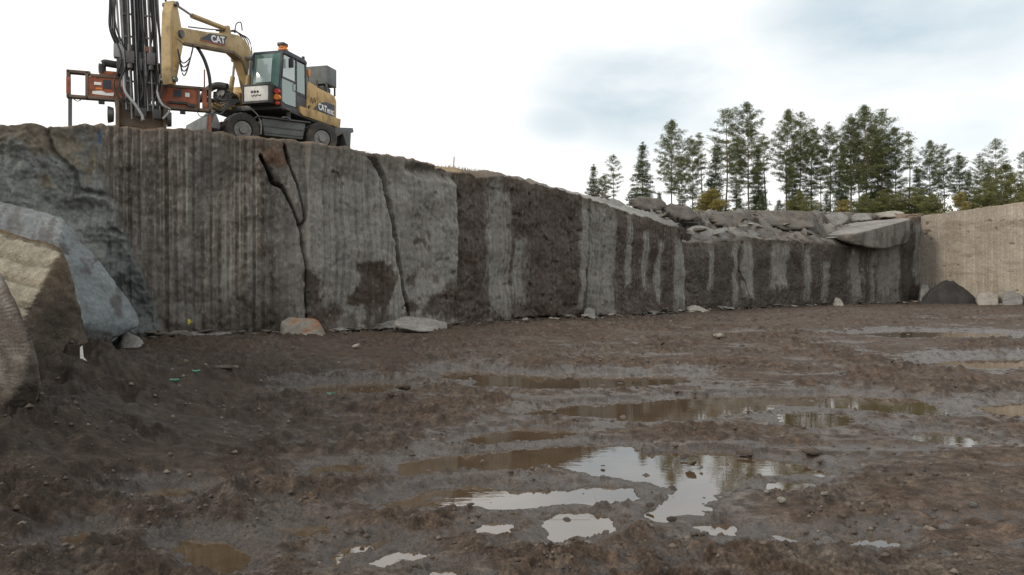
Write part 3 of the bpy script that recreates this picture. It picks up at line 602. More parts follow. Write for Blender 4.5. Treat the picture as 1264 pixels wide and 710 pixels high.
for pts, mat, lab, sub, rg in (
  ([at(132, 432, 19.2), at(150, 408, 19.6), at(172, 418, 19.4), at(184, 434, 18.8), at(150, 440, 18.4), at(140, 436, 20.4), at(180, 430, 20.3), at(160, 412, 20.3)], RM_GREY, 'small grey wedge stone in the dark hollow under the leaning blue grey slab', 4, .08),
  ([at(346, 398, 22.4), at(358, 391, 22.6), at(386, 393, 22.5), at(396, 400, 22.4), at(404, 418, 22.2), at(398, 427, 21.4), at(352, 429, 21.2), at(343, 424, 21.6), at(350, 400, 23.6), at(390, 396, 23.6), at(345, 424, 23.5), at(400, 424, 23.4)], None, 'squarish boulder with a rusty orange top at the foot of the drilled wall', 5, .05),
  ([at(484, 390, 24.9), at(496, 385, 25.6), at(530, 389, 26.1), at(553, 394, 26.2), at(556, 404, 25.9), at(520, 408, 25.3), at(496, 406, 24.8), at(486, 398, 24.4), at(520, 405, 24.6), at(548, 404, 27)], RM_GREY, 'flat grey slab tilted under the foot of the long slanting crack', 5, .03),
  ([at(405, 420, 23.2), at(412, 416, 23.8), at(440, 414, 24.2), at(444, 420, 23.6), at(425, 424, 22.9), at(408, 424, 22.9), at(425, 421, 24.4)], RM_DARK, 'flat dark slab lying in the mud just right of the rusty boulder', 4, .04),
  ([at(786, 388, 37.6), at(800, 382, 38.4), at(830, 387, 38.6), at(850, 392, 37.6), at(848, 395, 36.8), at(800, 394, 36.4), at(820, 393, 39.4)], RM_GREY, 'thin grey slab lying below the pale vertical streak, left of the pointed slab', 4, .05),
  ([at(846, 379, 39.6), at(858, 376, 40.2), at(878, 384, 40.6), at(874, 390, 39.2), at(850, 389, 38.6), at(860, 389, 41.2)], RM_PALE, 'pointed pale slab leaning on the foot of the wall', 4, .05),
  ([at(718, 391, 34.1), at(724, 378, 34.8), at(734, 382, 34.9), at(736, 396, 33.6), at(720, 397, 33.4), at(728, 394, 35.5)], RM_GREY, 'upright grey stone standing against the foot of the wall below the widest grey band', 4, .07),
  ([at(696, 396, 33.2), at(706, 391, 33.8), at(722, 394, 33.9), at(724, 401, 32.8), at(700, 402, 32.4), at(712, 397, 34.5)], RM_GREY, 'flat grey stone left of the upright stone at the wall foot', 4, .07),
  ([at(730, 398, 33.2), at(745, 391, 34.2), at(756, 395, 34.5), at(758, 400, 33.4), at(738, 401, 33.0), at(745, 397, 35)], RM_GREY, 'flat grey stone right of the upright stone at the wall foot', 4, .07),
  ([at(1027, 378, 50.0), at(1031, 366, 50.6), at(1038, 368, 50.8), at(1043, 379, 49.8), at(1034, 380, 49.4), at(1034, 374, 51.5)], RM_PALE, 'small pointed whitish rock at the foot of the far drilled wall', 4, .07),
  ([at(1204, 374, 52.4), at(1206, 362, 52.6), at(1222, 359, 52.6), at(1232, 364, 52.3), at(1233, 378, 51.2), at(1207, 378, 51.2), at(1210, 362, 53.6), at(1230, 366, 53.4)], RM_PALE, 'pale squared block at the foot of the beige wall, right of the dark gravel heap', 5, .06),
  ([at(1236, 377, 51.0), at(1238, 361, 51.8), at(1252, 358, 51.8), at(1262, 364, 51.2), at(1264, 379, 50.2), at(1238, 380, 50.2), at(1250, 362, 52.6)], RM_GREY, 'bigger grey block at the foot of the beige wall near the right edge', 5, .06),
  ([at(1270, 377, 50.0), at(1272, 362, 50.8), at(1290, 362, 50.6), at(1294, 380, 49.4), at(1270, 380, 49.6), at(1282, 366, 51.6)], RM_PALE, 'pale block cut by the right edge below the beige wall', 4, .06),
  ([at(1134, 374, 54.8), at(1137, 348, 55.4), at(1146, 350, 55.2), at(1149, 377, 54.0), at(1136, 377, 54.0), at(1142, 352, 56)], RM_GREY, 'narrow grey stone standing in the corner beside the dark gravel heap', 4, .08)):
    if mat is None:
        def cO(V, Nn, big, mid):
            T = np.zeros((len(V), 3))+np.array([.17, .155, .13]); T *= (1+.3*mid)[:, None]; m = (sstep(-.15, .25, big+.3*mid+1.2*(V[:, 2]-.25))*sstep(-6.25, -5.9, V[:, 0]))[:, None]*.85
            return T*(1-m)+np.array([.20, .088, .036])*m
        o = rock('boulder', pts, RM_VC, sub, rg, len(lab), colf=cO)
    else: o = rock('rock_slab' if 'slab' in lab else 'rock', pts, mat, sub, rg, len(lab))
    if 'heap' in lab and 'narrow' in lab: pass
    tag(o, lab, 'boulder' if 'boulder' in lab else 'rock slab' if 'slab' in lab else 'rock')
    if o.location.z > .0 and o.location.y < 60: o.location.z = min(o.location.z, -.02)

# broken blocks on the ledge of the far part of the wall
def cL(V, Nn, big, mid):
    T = np.zeros((len(V), 3))+np.array([.21, .2, .185]); T *= (1+.3*mid+.2*big)[:, None]; f = sstep(.55, .35, Nn[:, 2])[:, None]  # steep faces painted darker as shade, with dirt streaks
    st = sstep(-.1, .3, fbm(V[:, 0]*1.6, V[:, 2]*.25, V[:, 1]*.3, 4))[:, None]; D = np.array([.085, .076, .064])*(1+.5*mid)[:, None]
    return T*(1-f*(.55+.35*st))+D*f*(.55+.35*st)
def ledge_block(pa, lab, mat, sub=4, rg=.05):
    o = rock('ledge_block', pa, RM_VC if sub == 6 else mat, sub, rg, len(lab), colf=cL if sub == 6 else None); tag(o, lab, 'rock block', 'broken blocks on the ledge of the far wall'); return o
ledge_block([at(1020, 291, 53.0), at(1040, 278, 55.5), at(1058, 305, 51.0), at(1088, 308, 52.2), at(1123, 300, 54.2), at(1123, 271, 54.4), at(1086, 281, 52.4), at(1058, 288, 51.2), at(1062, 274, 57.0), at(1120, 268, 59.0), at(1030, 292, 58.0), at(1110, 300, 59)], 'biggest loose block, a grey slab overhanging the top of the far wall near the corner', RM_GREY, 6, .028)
ledge_block([at(1078, 263, 57.5), at(1106, 260, 58.0), at(1119, 262, 58.0), at(1112, 268, 57.2), at(1082, 269, 57.0), at(1100, 266, 60)], 'thin flat pale slab on top of the ledge beside the biggest block', RM_PALE)
ledge_block([at(1048, 268, 57.0), at(1055, 263, 57.6), at(1075, 263, 57.8), at(1078, 272, 56.8), at(1052, 274, 56.4), at(1064, 268, 59)], 'small grey block between the dark gap and the thin pale slab', RM_GREY)
ledge_block([at(1012, 282, 55.6), at(1016, 265, 56.6), at(1040, 262, 57.0), at(1050, 270, 56.4), at(1030, 287, 55.2), at(1030, 266, 59)], 'upright grey block left of the biggest overhanging block', RM_GREY)
ledge_block([at(1001, 266, 56.5), at(1006, 263, 57), at(1016, 266, 56.8), at(1015, 271, 56.2), at(1002, 269, 56.2), at(1009, 268, 57.8)], 'small whitish stone on the upper ledge left of the upright block', RM_PALE)
ledge_block([at(928, 262, 52), at(960, 258, 53.5), at(1004, 262, 54.5), at(1006, 282, 52.5), at(975, 285, 51.0), at(935, 278, 50.2), at(960, 268, 57), at(1000, 268, 58)], 'broad dark grey outcrop block in the middle of the far ledge', RM_DARK, 5, .06)
ledge_block([at(872, 266, 47.5), at(884, 262, 48.5), at(925, 262, 50.6), at(930, 276, 49.2), at(905, 284, 47.6), at(880, 280, 46.6), at(910, 268, 53)], 'brown earthy block at the back of the ledge under the yellow bush', RM_DARK, 5, .06)
ledge_block([at(812, 256, 43.4), at(828, 251, 44.2), at(852, 255, 45.0), at(864, 268, 44.8), at(850, 274, 43.6), at(826, 268, 42.8), at(845, 262, 47)], 'rounded dark block where the ledge begins, right of the smooth pale slab', RM_DARK, 5, .05)
ledge_block([at(772, 249, 41.5), at(790, 241, 42.4), at(818, 246, 43.4), at(828, 256, 43.0), at(805, 262, 42.0), at(778, 258, 41.2), at(800, 250, 45)], 'low brownish block on the skyline above the smooth pale slab', RM_DARK, 4, .06)
ledge_block([at(842, 284, 42.4), at(862, 276, 43.8), at(884, 284, 44.6), at(905, 296, 44.4), at(880, 300, 43.2), at(852, 297, 42.4), at(880, 292, 46)], 'sloping grey slab at the front edge of the ledge above the second joint', RM_GREY, 4, .05)
ledge_block([at(890, 285, 46.2), at(902, 281, 47.0), at(935, 284, 48.4), at(942, 291, 47.6), at(905, 295, 46.0), at(920, 289, 49.6)], 'long pale grey slab lying along the front of the ledge', RM_GREY, 4, .05)
rr = random.Random(21); fragm = [rock('ledge_fragment', [Vector((rr.uniform(-.5, .5), rr.uniform(-.4, .4), rr.uniform(-.16, .2))) for _ in range(11)], m_, 3, .07, 40+i) for i, m_ in enumerate((RM_GREY, RM_PALE, RM_DARK))]
used = [False]*3
def place(proto_list, usedl, k, loc, sc, rot, name, label, cat, group):
    src = proto_list[k]
    if usedl[k]: o = src.copy(); col.objects.link(o)
    else: o = src; usedl[k] = True
    o.name = name; o.location = loc; o.scale = sc; o.rotation_euler = rot; tag(o, label, cat, group); return o
for i in range(34):
    px = rr.choice([rr.uniform(858, 1020), rr.uniform(870, 960), rr.uniform(775, 870), rr.uniform(1000, 1125)]); s = float(px2s(px))
    bk = float(np.interp(s, WS, W_[:, 3])); t = rr.uniform(.05, .85); zf = float(np.interp(s, WS, WZF)); zb = float(np.interp(s, WS, WZB))
    p = wallpos(s); p.x += float(np.interp(s, WS, BX))*bk*t; p.y += float(np.interp(s, WS, BY))*bk*t; p.z = zf+(zb-zf)*t**.8+.10
    k = rr.choice([0, 0, 0, 2, 2, 1]); q = rr.uniform(.4, 1.1)
    place(fragm, used, k, p, (q*rr.uniform(.8, 1.6), q, q*rr.uniform(.5, 1)), (rr.uniform(-.3, .3), rr.uniform(-.3, .3), rr.uniform(0, 6.3)), 'rock_fragment', ['angular grey rock fragment scattered on the ledge of the far wall', 'angular whitish rock fragment scattered on the ledge of the far wall', 'angular dark brown rock fragment scattered on the ledge of the far wall'][k], 'rock', ['grey rock fragments on the ledge', 'whitish rock fragments on the ledge', 'dark rock fragments on the ledge'][k])
# rubble along the foot of the wall
rub = [rock('rubble_stone', [Vector((rr.uniform(-.5, .5), rr.uniform(-.4, .4), rr.uniform(-.2, .28))) for _ in range(12)], m_, 3, .08, 60+i) for i, m_ in enumerate((RM_GREY, RM_DARK, RM_PALE))]
used2 = [False]*3
for i in range(210):
    px = rr.choice([rr.uniform(165, 345), rr.uniform(400, 560), rr.uniform(560, 880), rr.uniform(880, 1145)]); s = float(px2s(px)); k = rr.choice([0, 0, 1, 1, 2] if px > 600 else [0, 1, 1])
    q = rr.uniform(.25, .6)*(1.6 if i % 8 == 0 else 1); p = wallpos(s, rr.uniform(.15, .6)+.35*rr.random()**3, .07+.10*q)
    place(rub, used2, k, p, (q*rr.uniform(.9, 1.9), q*rr.uniform(.8, 1.3), q*rr.uniform(.35, .8)), (rr.uniform(-.25, .25), rr.uniform(-.25, .25), rr.uniform(0, 6.3)), 'rubble_stone', ['small grey stone among the rubble at the foot of the long wall', 'small mud covered stone among the rubble at the foot of the long wall', 'small whitish stone among the rubble at the foot of the long wall'][k], 'stone', ['grey rubble at the wall foot', 'muddy rubble at the wall foot', 'whitish rubble at the wall foot'][k])
A_, D_, n_ = PALE
for i in range(22):
    t = rr.uniform(.6, 7.5); q = rr.uniform(.25, .7); k = rr.choice([0, 2])
    p = A_+D_*t+n_*rr.uniform(.2, 1.3)
    place(rub, used2, k, (p[0], p[1], .05), (q*1.3, q, q*.7), (0, 0, rr.uniform(0, 6)), 'rubble_stone', ['small grey stone at the foot of the beige wall', '', 'small pale stone at the foot of the beige wall'][k], 'stone', ['grey stones below the beige wall', '', 'pale stones below the beige wall'][k])
# heap of dark gravel in the corner
g = np.linspace(-1, 1, 90); gx, gy = np.meshgrid(g, g); rr_ = np.hypot(gx, gy)
hz = 1.75*np.clip(1-rr_**1.5, -.12, 1)*(1+.10*fbm(gx*2, gy*2, 3, 3))+.05*fbm(gx*9, gy*9, 4, 4)
cen = at(1171, 376, 54.3)
o = np_mesh('gravel_heap', np.stack([gx*2.05, gy*1.5, hz-.05], -1).reshape(-1, 3), grid_faces(90, 90), rockmat('dark_gravel', (.03, .028, .027), (.055, .05, .047), bump=.05, fine=14)); o.location = (cen.x-.1, cen.y-.1, 0)
tag(o, 'rounded heap of dark gravel in the corner below the beige wall', 'gravel heap')

# stones lying in the mud
def gz(x, y):
    a = np.array([x], np.float32); b = np.array([y], np.float32); h = ground_h(a, b); h, _ = puddle_mix(a, b, h); return float(h[0])
mud = [rock('stone', [Vector((rr.uniform(-.5, .5), rr.uniform(-.4, .4), rr.uniform(-.3, .35))) for _ in range(14)], m_, 3, .10, 80+i) for i, m_ in enumerate((rockmat('brown_stone', (.12, .10, .07), (.19, .165, .12), bump=.02, fine=14), rockmat('muddy_clod', (.095, .072, .055), (.15, .118, .092), bump=.03, fine=18), RM_PALE, RM_GREY))]
used3 = [False]*4
for px, py, wpx, k, lab in ((888, 423, 13, 2, 'beige squarish stone on the far mud, alone beyond the long brown puddle'), (482, 502, 18, 1, 'left one of two dark clods side by side left of the long puddle'), (497, 501, 20, 1, 'right one of two dark clods side by side left of the long puddle'),
        (851, 577, 17, 0, 'greenish brown stone standing in the big bright puddle'), (866, 579, 6, 3, 'tiny stone right beside the greenish stone in the big puddle'), (829, 645, 13, 1, 'pointed clod at the lower shore of the big bright puddle'), (803, 628, 13, 1, 'dark clod in the narrow arm of the big puddle'), (845, 566, 18, 1, 'flat clod breaking the surface near the back shore of the bright puddle'),
        (948, 621, 9, 2, 'small pale stone on smooth mud right of the bright puddle'), (965, 631, 14, 2, 'long beige stone on the smooth mud below the small pale stone'), (1018, 632, 10, 2, 'pale stone farthest right in the row on the smooth mud'), (440, 436, 9, 2, 'whitish stone below the wall left of the tilted grey slab'), (818, 437, 12, 1, 'dark clod on the far mud between the beige stone and the puddles'),
        (1154, 663, 10, 1, 'reddish dark clod alone in the lower right mud'), (322, 545, 8, 3, 'pale grey pebble on the dark mud at lower left'), (595, 572, 8, 3, 'white pebble in the brown part of the big puddle'), (745, 576, 9, 3, 'flat pebble at the end of the brown puddle'), (1003, 567, 30, 1, 'broad clod of mud right of the bright puddle tip'), (920, 563, 26, 1, 'broad mud clod behind the bright puddle')):
    x, y = gnd(px, py); q = wpx/FPX*y*1.15; z = gz(x, y)
    place(mud, used3, k, (x, y, max(z, float(floorz(np.array(x), np.array(y))))+(.12 if 'flat' not in lab and 'broad' not in lab else .03)*q), (q, q*.9, q*(.75 if 'flat' not in lab and 'broad' not in lab else .35)), (rr.uniform(-.2, .2), rr.uniform(-.2, .2), rr.uniform(0, 6)), 'clod' if k == 1 else 'stone', lab, 'mud clod' if k == 1 else 'stone', 'stones and clods lying in the mud')
for i in range(90):
    px, py = rr.uniform(20, 1255), 395+rr.random()**1.6*310; x, y = gnd(px, py); z = gz(x, y)
    if z-float(floorz(np.array(x), np.array(y))) < .03: continue
    k = rr.choice([0, 1, 1, 1, 3, 3, 2] if px > 500 else [0, 1, 1, 1, 1, 3]); q = rr.uniform(.02, .06)*(1+y/18)
    lab = ['brown', 'dark', 'pale', 'grey'][k]
    place(mud, used3, k, (x, y, z+.1*q), (q*rr.uniform(.9, 1.5), q, q*.8), (rr.uniform(-.4, .4), rr.uniform(-.4, .4), rr.uniform(0, 6)), 'pebble', 'small %s pebble scattered on the wet mud' % lab, 'pebble', '%s pebbles scattered on the mud' % lab)
# gravelly crumbs nobody could count
def crumbs():
    n = 6500; g_ = np.random.RandomState(5); py = 384+g_.rand(n)**1.15*345; px = g_.rand(n)*1400-70
    Y = CAM_H*FPX/(py-HOR)
    for _ in range(10): Y = (CAM_H-floorz((px-CXP)/FPX*Y, Y))*FPX/(py-HOR)
    X = (px-CXP)/FPX*Y; h = ground_h(X, Y); h, wm = puddle_mix(X, Y, h)
    keep = (h-floorz(X, Y) > .018) & (fbm(X*.9, Y*.9, 44, 3) > -.18); X, Y, h = X[keep], Y[keep], h[keep]; n = len(X)
    sz = (.004+.018*g_.rand(n)**4)*(1+Y/9); oc = np.array([[1, 0, 0], [0, 1, 0], [-1, 0, 0], [0, -1, 0], [0, 0, 1], [0, 0, -.6]]); F0 = np.array([[0, 1, 4], [1, 2, 4], [2, 3, 4], [3, 0, 4], [1, 0, 5], [2, 1, 5], [3, 2, 5], [0, 3, 5]])
    jit = 1+.5*(g_.rand(n, 6, 3)-.5); V = oc[None]*jit*sz[:, None, None]*np.array([1.25, 1, .8]); a = g_.rand(n)*6.28; ca, sa = np.cos(a)[:, None], np.sin(a)[:, None]
    V = np.stack([V[..., 0]*ca-V[..., 1]*sa, V[..., 0]*sa+V[..., 1]*ca, V[..., 2]], -1)+np.stack([X, Y, h+.0*sz], -1)[:, None]
    F = (F0[None]+6*np.arange(n)[:, None, None]).reshape(-1, 3); tone = np.repeat((g_.rand(n)**4)[:, None], 6, 1).ravel(); c = np.array([.06, .046, .036])*(1-tone[:, None])+np.array([.17, .14, .11])*tone[:, None]
    o = np_mesh('gravel', V.reshape(-1, 3), F, None, smooth=False, attrs={'tint': c, 'wet': np.zeros(len(c))}); m = MT('gravel_crumbs'); o.data.materials.append(m.set(col=m.attr('tint'), rough=.75)); tag(o, 'loose crumbs of gravel and mud strewn over the quarry floor', kind='stuff')
crumbs()

# ================================================================== WHEELED EXCAVATOR WITH DRILLING RIG
M_YEL = painted('dusty_yellow_paint', (.44, .29, .10), .5, 0, (.13, .10, .065), .75, 2.0)
M_YEL2 = painted('dusty_yellow_boom', (.40, .29, .135), .55, 0, (.13, .10, .065), .75, 1.8)
M_BLK = painted('black_paint', (.028, .029, .031), .45, 0, (.09, .08, .07), .4)
M_DEC = painted('dark_blue_decal', (.022, .032, .048), .4, 0, (.07, .07, .07), .3)
M_GRY = painted('grey_steel', (.12, .135, .135), .55, .1, (.10, .085, .07), .6)
M_LGRY = painted('light_grey_steel', (.33, .34, .34), .45, .35, (.16, .14, .12), .4)
M_RIM = painted('dusty_rim', (.20, .20, .19), .6, .1, (.12, .10, .08), .6)
M_STEEL = painted('worn_steel', (.11, .11, .11), .42, .6, (.07, .06, .05), .5)
M_ORG = painted('dirty_orange_paint', (.33, .095, .04), .55, 0, (.07, .05, .04), .85, 3.0)
M_TAN = painted('rusty_brown_steel', (.155, .115, .082), .75, .0, (.06, .045, .035), .6)
M_RUB = painted('tyre_rubber', (.042, .040, .037), .85, 0, (.14, .115, .09), .75, 3)
M_HOSE = painted('rubber_hose', (.022, .022, .023), .5, 0, (.06, .055, .05), .3)
M_WHT = painted('white_paint', (.66, .66, .63), .5, 0, (.3, .27, .22), .35)
M_RED = painted('red_lamp', (.45, .05, .03), .3, 0, (.2, .06, .03), .2); M_AMB = painted('amber_lamp', (.7, .22, .03), .3, 0, (.3, .12, .03), .2)
g_m = MT('tinted_glass'); M_GLS = g_m.set(col=(.10, .19, .17), rough=.08, spec=1.0, coat=.6, normal=g_m.bump(g_m.noise(2, 2), .01, .25))
g_m = MT('painted_reflection_glass'); M_GLS2 = g_m.set(col=(.36, .46, .45), rough=.12, spec=1.0, coat=.7)  # pale base colour stands in for a bright reflection
M_LET = painted('white_lettering', (.8, .8, .78), .5, 0, (.5, .48, .44), .25); M_LETB = painted('black_lettering', (.02, .02, .02), .6)

class MB:
    def __init__(s, fr=None): s.bm = bmesh.new(); s.fr = fr or Matrix.Identity(4)
    def box(s, c, sz, rot=None, bev=0.0, taper=None):
        M = Matrix.Translation(c) @ (rot.to_4x4() if rot is not None else Matrix.Identity(4)); r = bmesh.ops.create_cube(s.bm, size=1)
        for v in r['verts']:
            q = Vector((v.co.x*sz[0], v.co.y*sz[1], v.co.z*sz[2]))
            if taper and v.co.z > 0: q.x *= taper[0]; q.y *= taper[1]
            v.co = M @ q
        if bev: bmesh.ops.bevel(s.bm, geom=list({e for v in r['verts'] for e in v.link_edges}), offset=bev, segments=2, affect='EDGES', profile=.6)
        return s
    def bx(s, x0, x1, y0, y1, z0, z1, bev=0.0): return s.box(((x0+x1)/2, (y0+y1)/2, (z0+z1)/2), (abs(x1-x0), abs(y1-y0), abs(z1-z0)), None, bev)
    def cyl(s, a, b, r, r2=None, n=14):
        a, b = Vector(a), Vector(b); d = b-a; M = Matrix.Translation((a+b)/2) @ d.to_track_quat('Z', 'Y').to_matrix().to_4x4()
        bmesh.ops.create_cone(s.bm, cap_ends=True, segments=n, radius1=r, radius2=r if r2 is None else r2, depth=d.length, matrix=M); return s
    def bar(s, a, b, w_, h_, up=(0, 0, 1), bev=0.0):
        a, b = Vector(a), Vector(b); d = (b-a); l = d.length; d.normalize(); y = Vector(up).cross(d).normalized(); z = d.cross(y); rot = Matrix((d, y, z)).transposed()
        return s.box((a+b)/2, (l, w_, h_), rot, bev)
    def tube(s, pts, r, n=8, sub=6):
        P = [Vector(p) for p in pts]; Q = []
        for i in range(len(P)-1):
            p0, p1, p2, p3 = P[max(i-1, 0)], P[i], P[i+1], P[min(i+2, len(P)-1)]
            for k in range(sub):
                t = k/sub; Q.append(.5*((2*p1)+(p2-p0)*t+(2*p0-5*p1+4*p2-p3)*t*t+(3*p1-p0-3*p2+p3)*t**3))
        Q.append(P[-1]); V, F = tube_np([tuple(q) for q in Q], [r]*len(Q), n); vs = [s.bm.verts.new(v) for v in V]
        for f in F: s.bm.faces.new([vs[q] for q in f])
        s.bm.faces.new(vs[:n][::-1]); s.bm.faces.new(vs[-n:]); return s
    def prism(s, pts, y0, y1, bev=0.0, axis='y'):
        """outline in (x, z) drawn through the thickness y0..y1"""
        f_ = (lambda p, q: (p[0], q, p[1])) if axis == 'y' else (lambda p, q: (q, p[0], p[1]))
        a = [s.bm.verts.new(f_(p, y0)) for p in pts]; b = [s.bm.verts.new(f_(p, y1)) for p in pts]; n = len(pts)
        fs = [s.bm.faces.new(a), s.bm.faces.new(b[::-1])]+[s.bm.faces.new((a[(i+1) % n], a[i], b[i], b[(i+1) % n])) for i in range(n)]
        bmesh.ops.recalc_face_normals(s.bm, faces=fs)
        if bev: bmesh.ops.bevel(s.bm, geom=list({e for f in fs for e in f.edges}), offset=bev, segments=2, affect='EDGES', profile=.6)
        return s
    def build(s, name, mat, parent=None, label=None):
        bm = s.bm; bmesh.ops.transform(bm, matrix=s.fr, verts=bm.verts[:]); bmesh.ops.recalc_face_normals(bm, faces=bm.faces[:]); bm.normal_update()
        for f in bm.faces: f.smooth = True
        for e in bm.edges:
            if len(e.link_faces) != 2 or e.calc_face_angle(0) > R(32): e.smooth = False
        me = bpy.data.meshes.new(name); bm.to_mesh(me); bm.free(); me.materials.append(mat)
        o = bpy.data.objects.new(name, me); col.objects.link(o)
        if parent: o.parent = parent
        if label: o['label'] = label
        return o
def frame(f, origin=(0, 0, 0)):
    f = Vector((f[0], f[1], 0)).normalized(); l = Vector((-f.y, f.x, 0)); return Matrix.Translation(origin) @ Matrix((f, l, Vector((0, 0, 1)))).transposed().to_4x4()
def text(body, size, fr, pos, xdir, name, mat, parent, ext=.004, bold=.02, wscale=1.0, up=(0, 0, 1)):
    cu = bpy.data.curves.new('lettering', 'FONT'); cu.body = body; cu.size = size; cu.extrude = ext; cu.offset = bold*size; cu.align_x = 'CENTER'; cu.align_y = 'CENTER'; cu.resolution_u = 3
    t = bpy.data.objects.new('tmp', cu); col.objects.link(t); bpy.context.view_layer.update(); me = bpy.data.meshes.new_from_object(t.evaluated_get(bpy.context.evaluated_depsgraph_get())); bpy.data.objects.remove(t)
    x = Vector(xdir).normalized(); z = Vector(up); z = (z-x*z.dot(x)).normalized(); n = x.cross(z); M = fr @ Matrix.Translation(pos) @ Matrix((x*wscale, z, n)).transposed().to_4x4(); me.transform(M); me.materials.clear(); me.materials.append(mat)
    o = bpy.data.objects.new(name, me); col.objects.link(o); o.parent = parent; return o

EX = bpy.data.objects.new('wheeled_excavator', None); col.objects.link(EX); EX.location = (-7.98, 26.75, 5.80)
tag(EX, 'dusty yellow wheeled excavator carrying a drilling rig, parked on the rim above the drilled wall', 'excavator')
FU = frame((-.257, -.963)); FW = frame((-.8, -.6))
def U(): return MB(FU)
def Wd(): return MB(FW)
# ---- undercarriage
ch = Wd().bx(-1.45, 1.45, -.42, .42, .52, 1.0, .03).cyl((0, 0, 1.0), (0, 0, 1.2), .62, n=28).bx(-1.35, -1.15, -.95, .95, .42, .62, .02).bx(1.15, 1.35, -.95, .95, .42, .62, .02).build('chassis', M_GRY, EX)
for sy in (1, -1):
    st = Wd().prism([(-.72, .95), (.72, .95), (.62, .42), (-.62, .42)], sy*.55, sy*1.22, .03).build('step_box', M_GRY, EX)
    Wd().bx(-.66, .66, sy*1.22, sy*1.25, .70, .74).bx(-.6, .6, sy*1.22, sy*1.25, .50, .54).bx(-.86, .86, sy*.6, sy*1.3, .96, 1.0, .01).build('tread_plate', M_STEEL, st)
    Wd().tube([(.74, sy*1.18, .44), (.74, sy*1.2, .75), (.84, sy*1.2, 1.02), (1.0, sy*1.2, 1.16)], .02).build('mudguard_bar', M_LGRY, EX)
def wheel(x, y, sy):
    t = Wd(); prof = [(.30, -.13), (.40, -.15), (.49, -.145), (.525, -.11), (.525, .11), (.49, .145), (.40, .15), (.30, .13)]
    tire = bmesh.new(); 
    for dy in (0, -.34*sy):
        n = 40; rings = []
        for k in range(n):
            a = 2*math.pi*k/n; lug = .016 if k % 2 else -.008
            rings.append([t.bm.verts.new((x+(r+(lug if r > .5 else 0))*math.cos(a), y+dy+q, .525+(r+(lug if r > .5 else 0))*math.sin(a))) for r, q in prof])
        for k in range(n):
            A, B = rings[k], rings[(k+1) % n]
            for j in range(len(prof)): t.bm.faces.new((A[j], A[(j+1) % len(prof)], B[(j+1) % len(prof)], B[j]))
    tire.free(); wroot = t.build('wheel', M_RUB, EX, None)
    r_ = Wd().cyl((x, y-.10*sy, .525), (x, y+.10*sy, .525), .30, .27, 28).cyl((x, y+.05*sy, .525), (x, y+.17*sy, .525), .14, .12, 20)
    for k in range(8): a = k*math.pi/4; r_.cyl((x+.2*math.cos(a), y+.08*sy, .525+.2*math.sin(a)), (x+.2*math.cos(a), y+.125*sy, .525+.2*math.sin(a)), .018, n=8)
    r_.build('rim', M_RIM, wroot)
for x in (1.3, -1.3):
    for sy in (1, -1): wheel(x, sy*1.08, sy)
Wd().prism([(-1.75, .95), (-2.42, 1.0), (-2.45, .86), (-2.35, .84), (-2.32, .30), (-2.22, .30), (-2.05, .78), (-1.8, .62)], -1.1, 1.15, .01).bx(-1.9, -1.4, -.3, .3, .55, .8).build('stabiliser_bracket', M_GRY, EX)
bl = Wd().prism([(2.15, .95), (2.35, .9), (2.42, .35), (2.3, .12), (2.22, .14), (2.28, .45)], -1.2, 1.2, .01).bx(1.4, 2.2, -.25, .25, .5, .72, .02).build('dozer_blade', M_GRY, EX)
Wd().prism([(1.75, .55), (2.25, .62), (2.3, .95), (2.12, 1.15), (1.98, 1.12), (1.85, .8)], .55, .62).cyl((2.1, .5, 1.0), (2.1, .68, 1.0), .07).build('lug', M_LGRY, bl)
# ---- upper structure
body = U().prism([(-2.45, 1.28), (-2.2, 1.18), (.2, 1.18), (1.35, 1.2), (1.35, 1.36), (-2.5, 1.44)], -1.24, 1.22, .02).build('deck', M_BLK, EX)
cw = U().prism([(-2.52, 1.42), (-2.48, 1.28), (.1, 1.22), (.28, 1.28), (.30, 1.50), (-2.55, 1.62)], .9, 1.27, .03).build('side_skirt', M_YEL, EX)
# counterweight with rounded plan
n = 24; pts = []
for k in range(n+1):
    a = -math.pi/2+math.pi*k/n; pts.append((-2.05-.55*max(0, math.cos(a))**.5, 1.24*math.sin(a) if abs(math.sin(a)) < 1 else 1.24*math.sin(a)))
b_ = U(); rows = []
for z, sc in ((1.24, .96), (1.34, 1.0), (2.2, 1.0), (2.36, .97), (2.42, .90)):
    rows.append([b_.bm.verts.new((-.9+(p[0]+.9)*sc, p[1]*sc, z)) for p in pts+[(-.9, 1.24), (-.9, -1.24)]])
for A, B in zip(rows[:-1], rows[1:]):
    for i in range(len(A)): b_.bm.faces.new((A[i], A[(i+1) % len(A)], B[(i+1) % len(A)], B[i]))
b_.bm.faces.new(rows[0][::-1]); b_.bm.faces.new(rows[-1]); b_.build('counterweight', M_YEL, EX)
hood = U().prism([(-.9, 1.42), (-.20, 1.42), (-.20, 2.2), (-.30, 2.44), (-.9, 2.40)], -1.22, 1.235, .03).build('engine_cover', M_YEL, EX)
U().bx(-.88, -.3, .2, 1.0, 2.42, 2.46).build('grille', M_BLK, hood)
dc = U().prism([(-.62, 1.60), (-1.02, 1.88), (-1.5, 2.0), (-2.1, 2.02), (-2.10, 1.56)], 1.238, 1.247).build('decal', M_DEC, EX)
U().prism([(-2.12, 2.02), (-2.12, 1.56), (-2.4, 1.56), (-2.4, 2.0)], 1.05, 1.055).bm.free()
text('CAT', .30, FU, (-1.22, 1.252, 1.74), (-1, 0, 0), 'lettering', M_LET, dc, wscale=1.0, bold=.03)
text('M318C', .21, FU, (-1.80, 1.252, 1.71), (-1, 0, 0), 'lettering', M_LET, dc, wscale=.8, bold=.02)
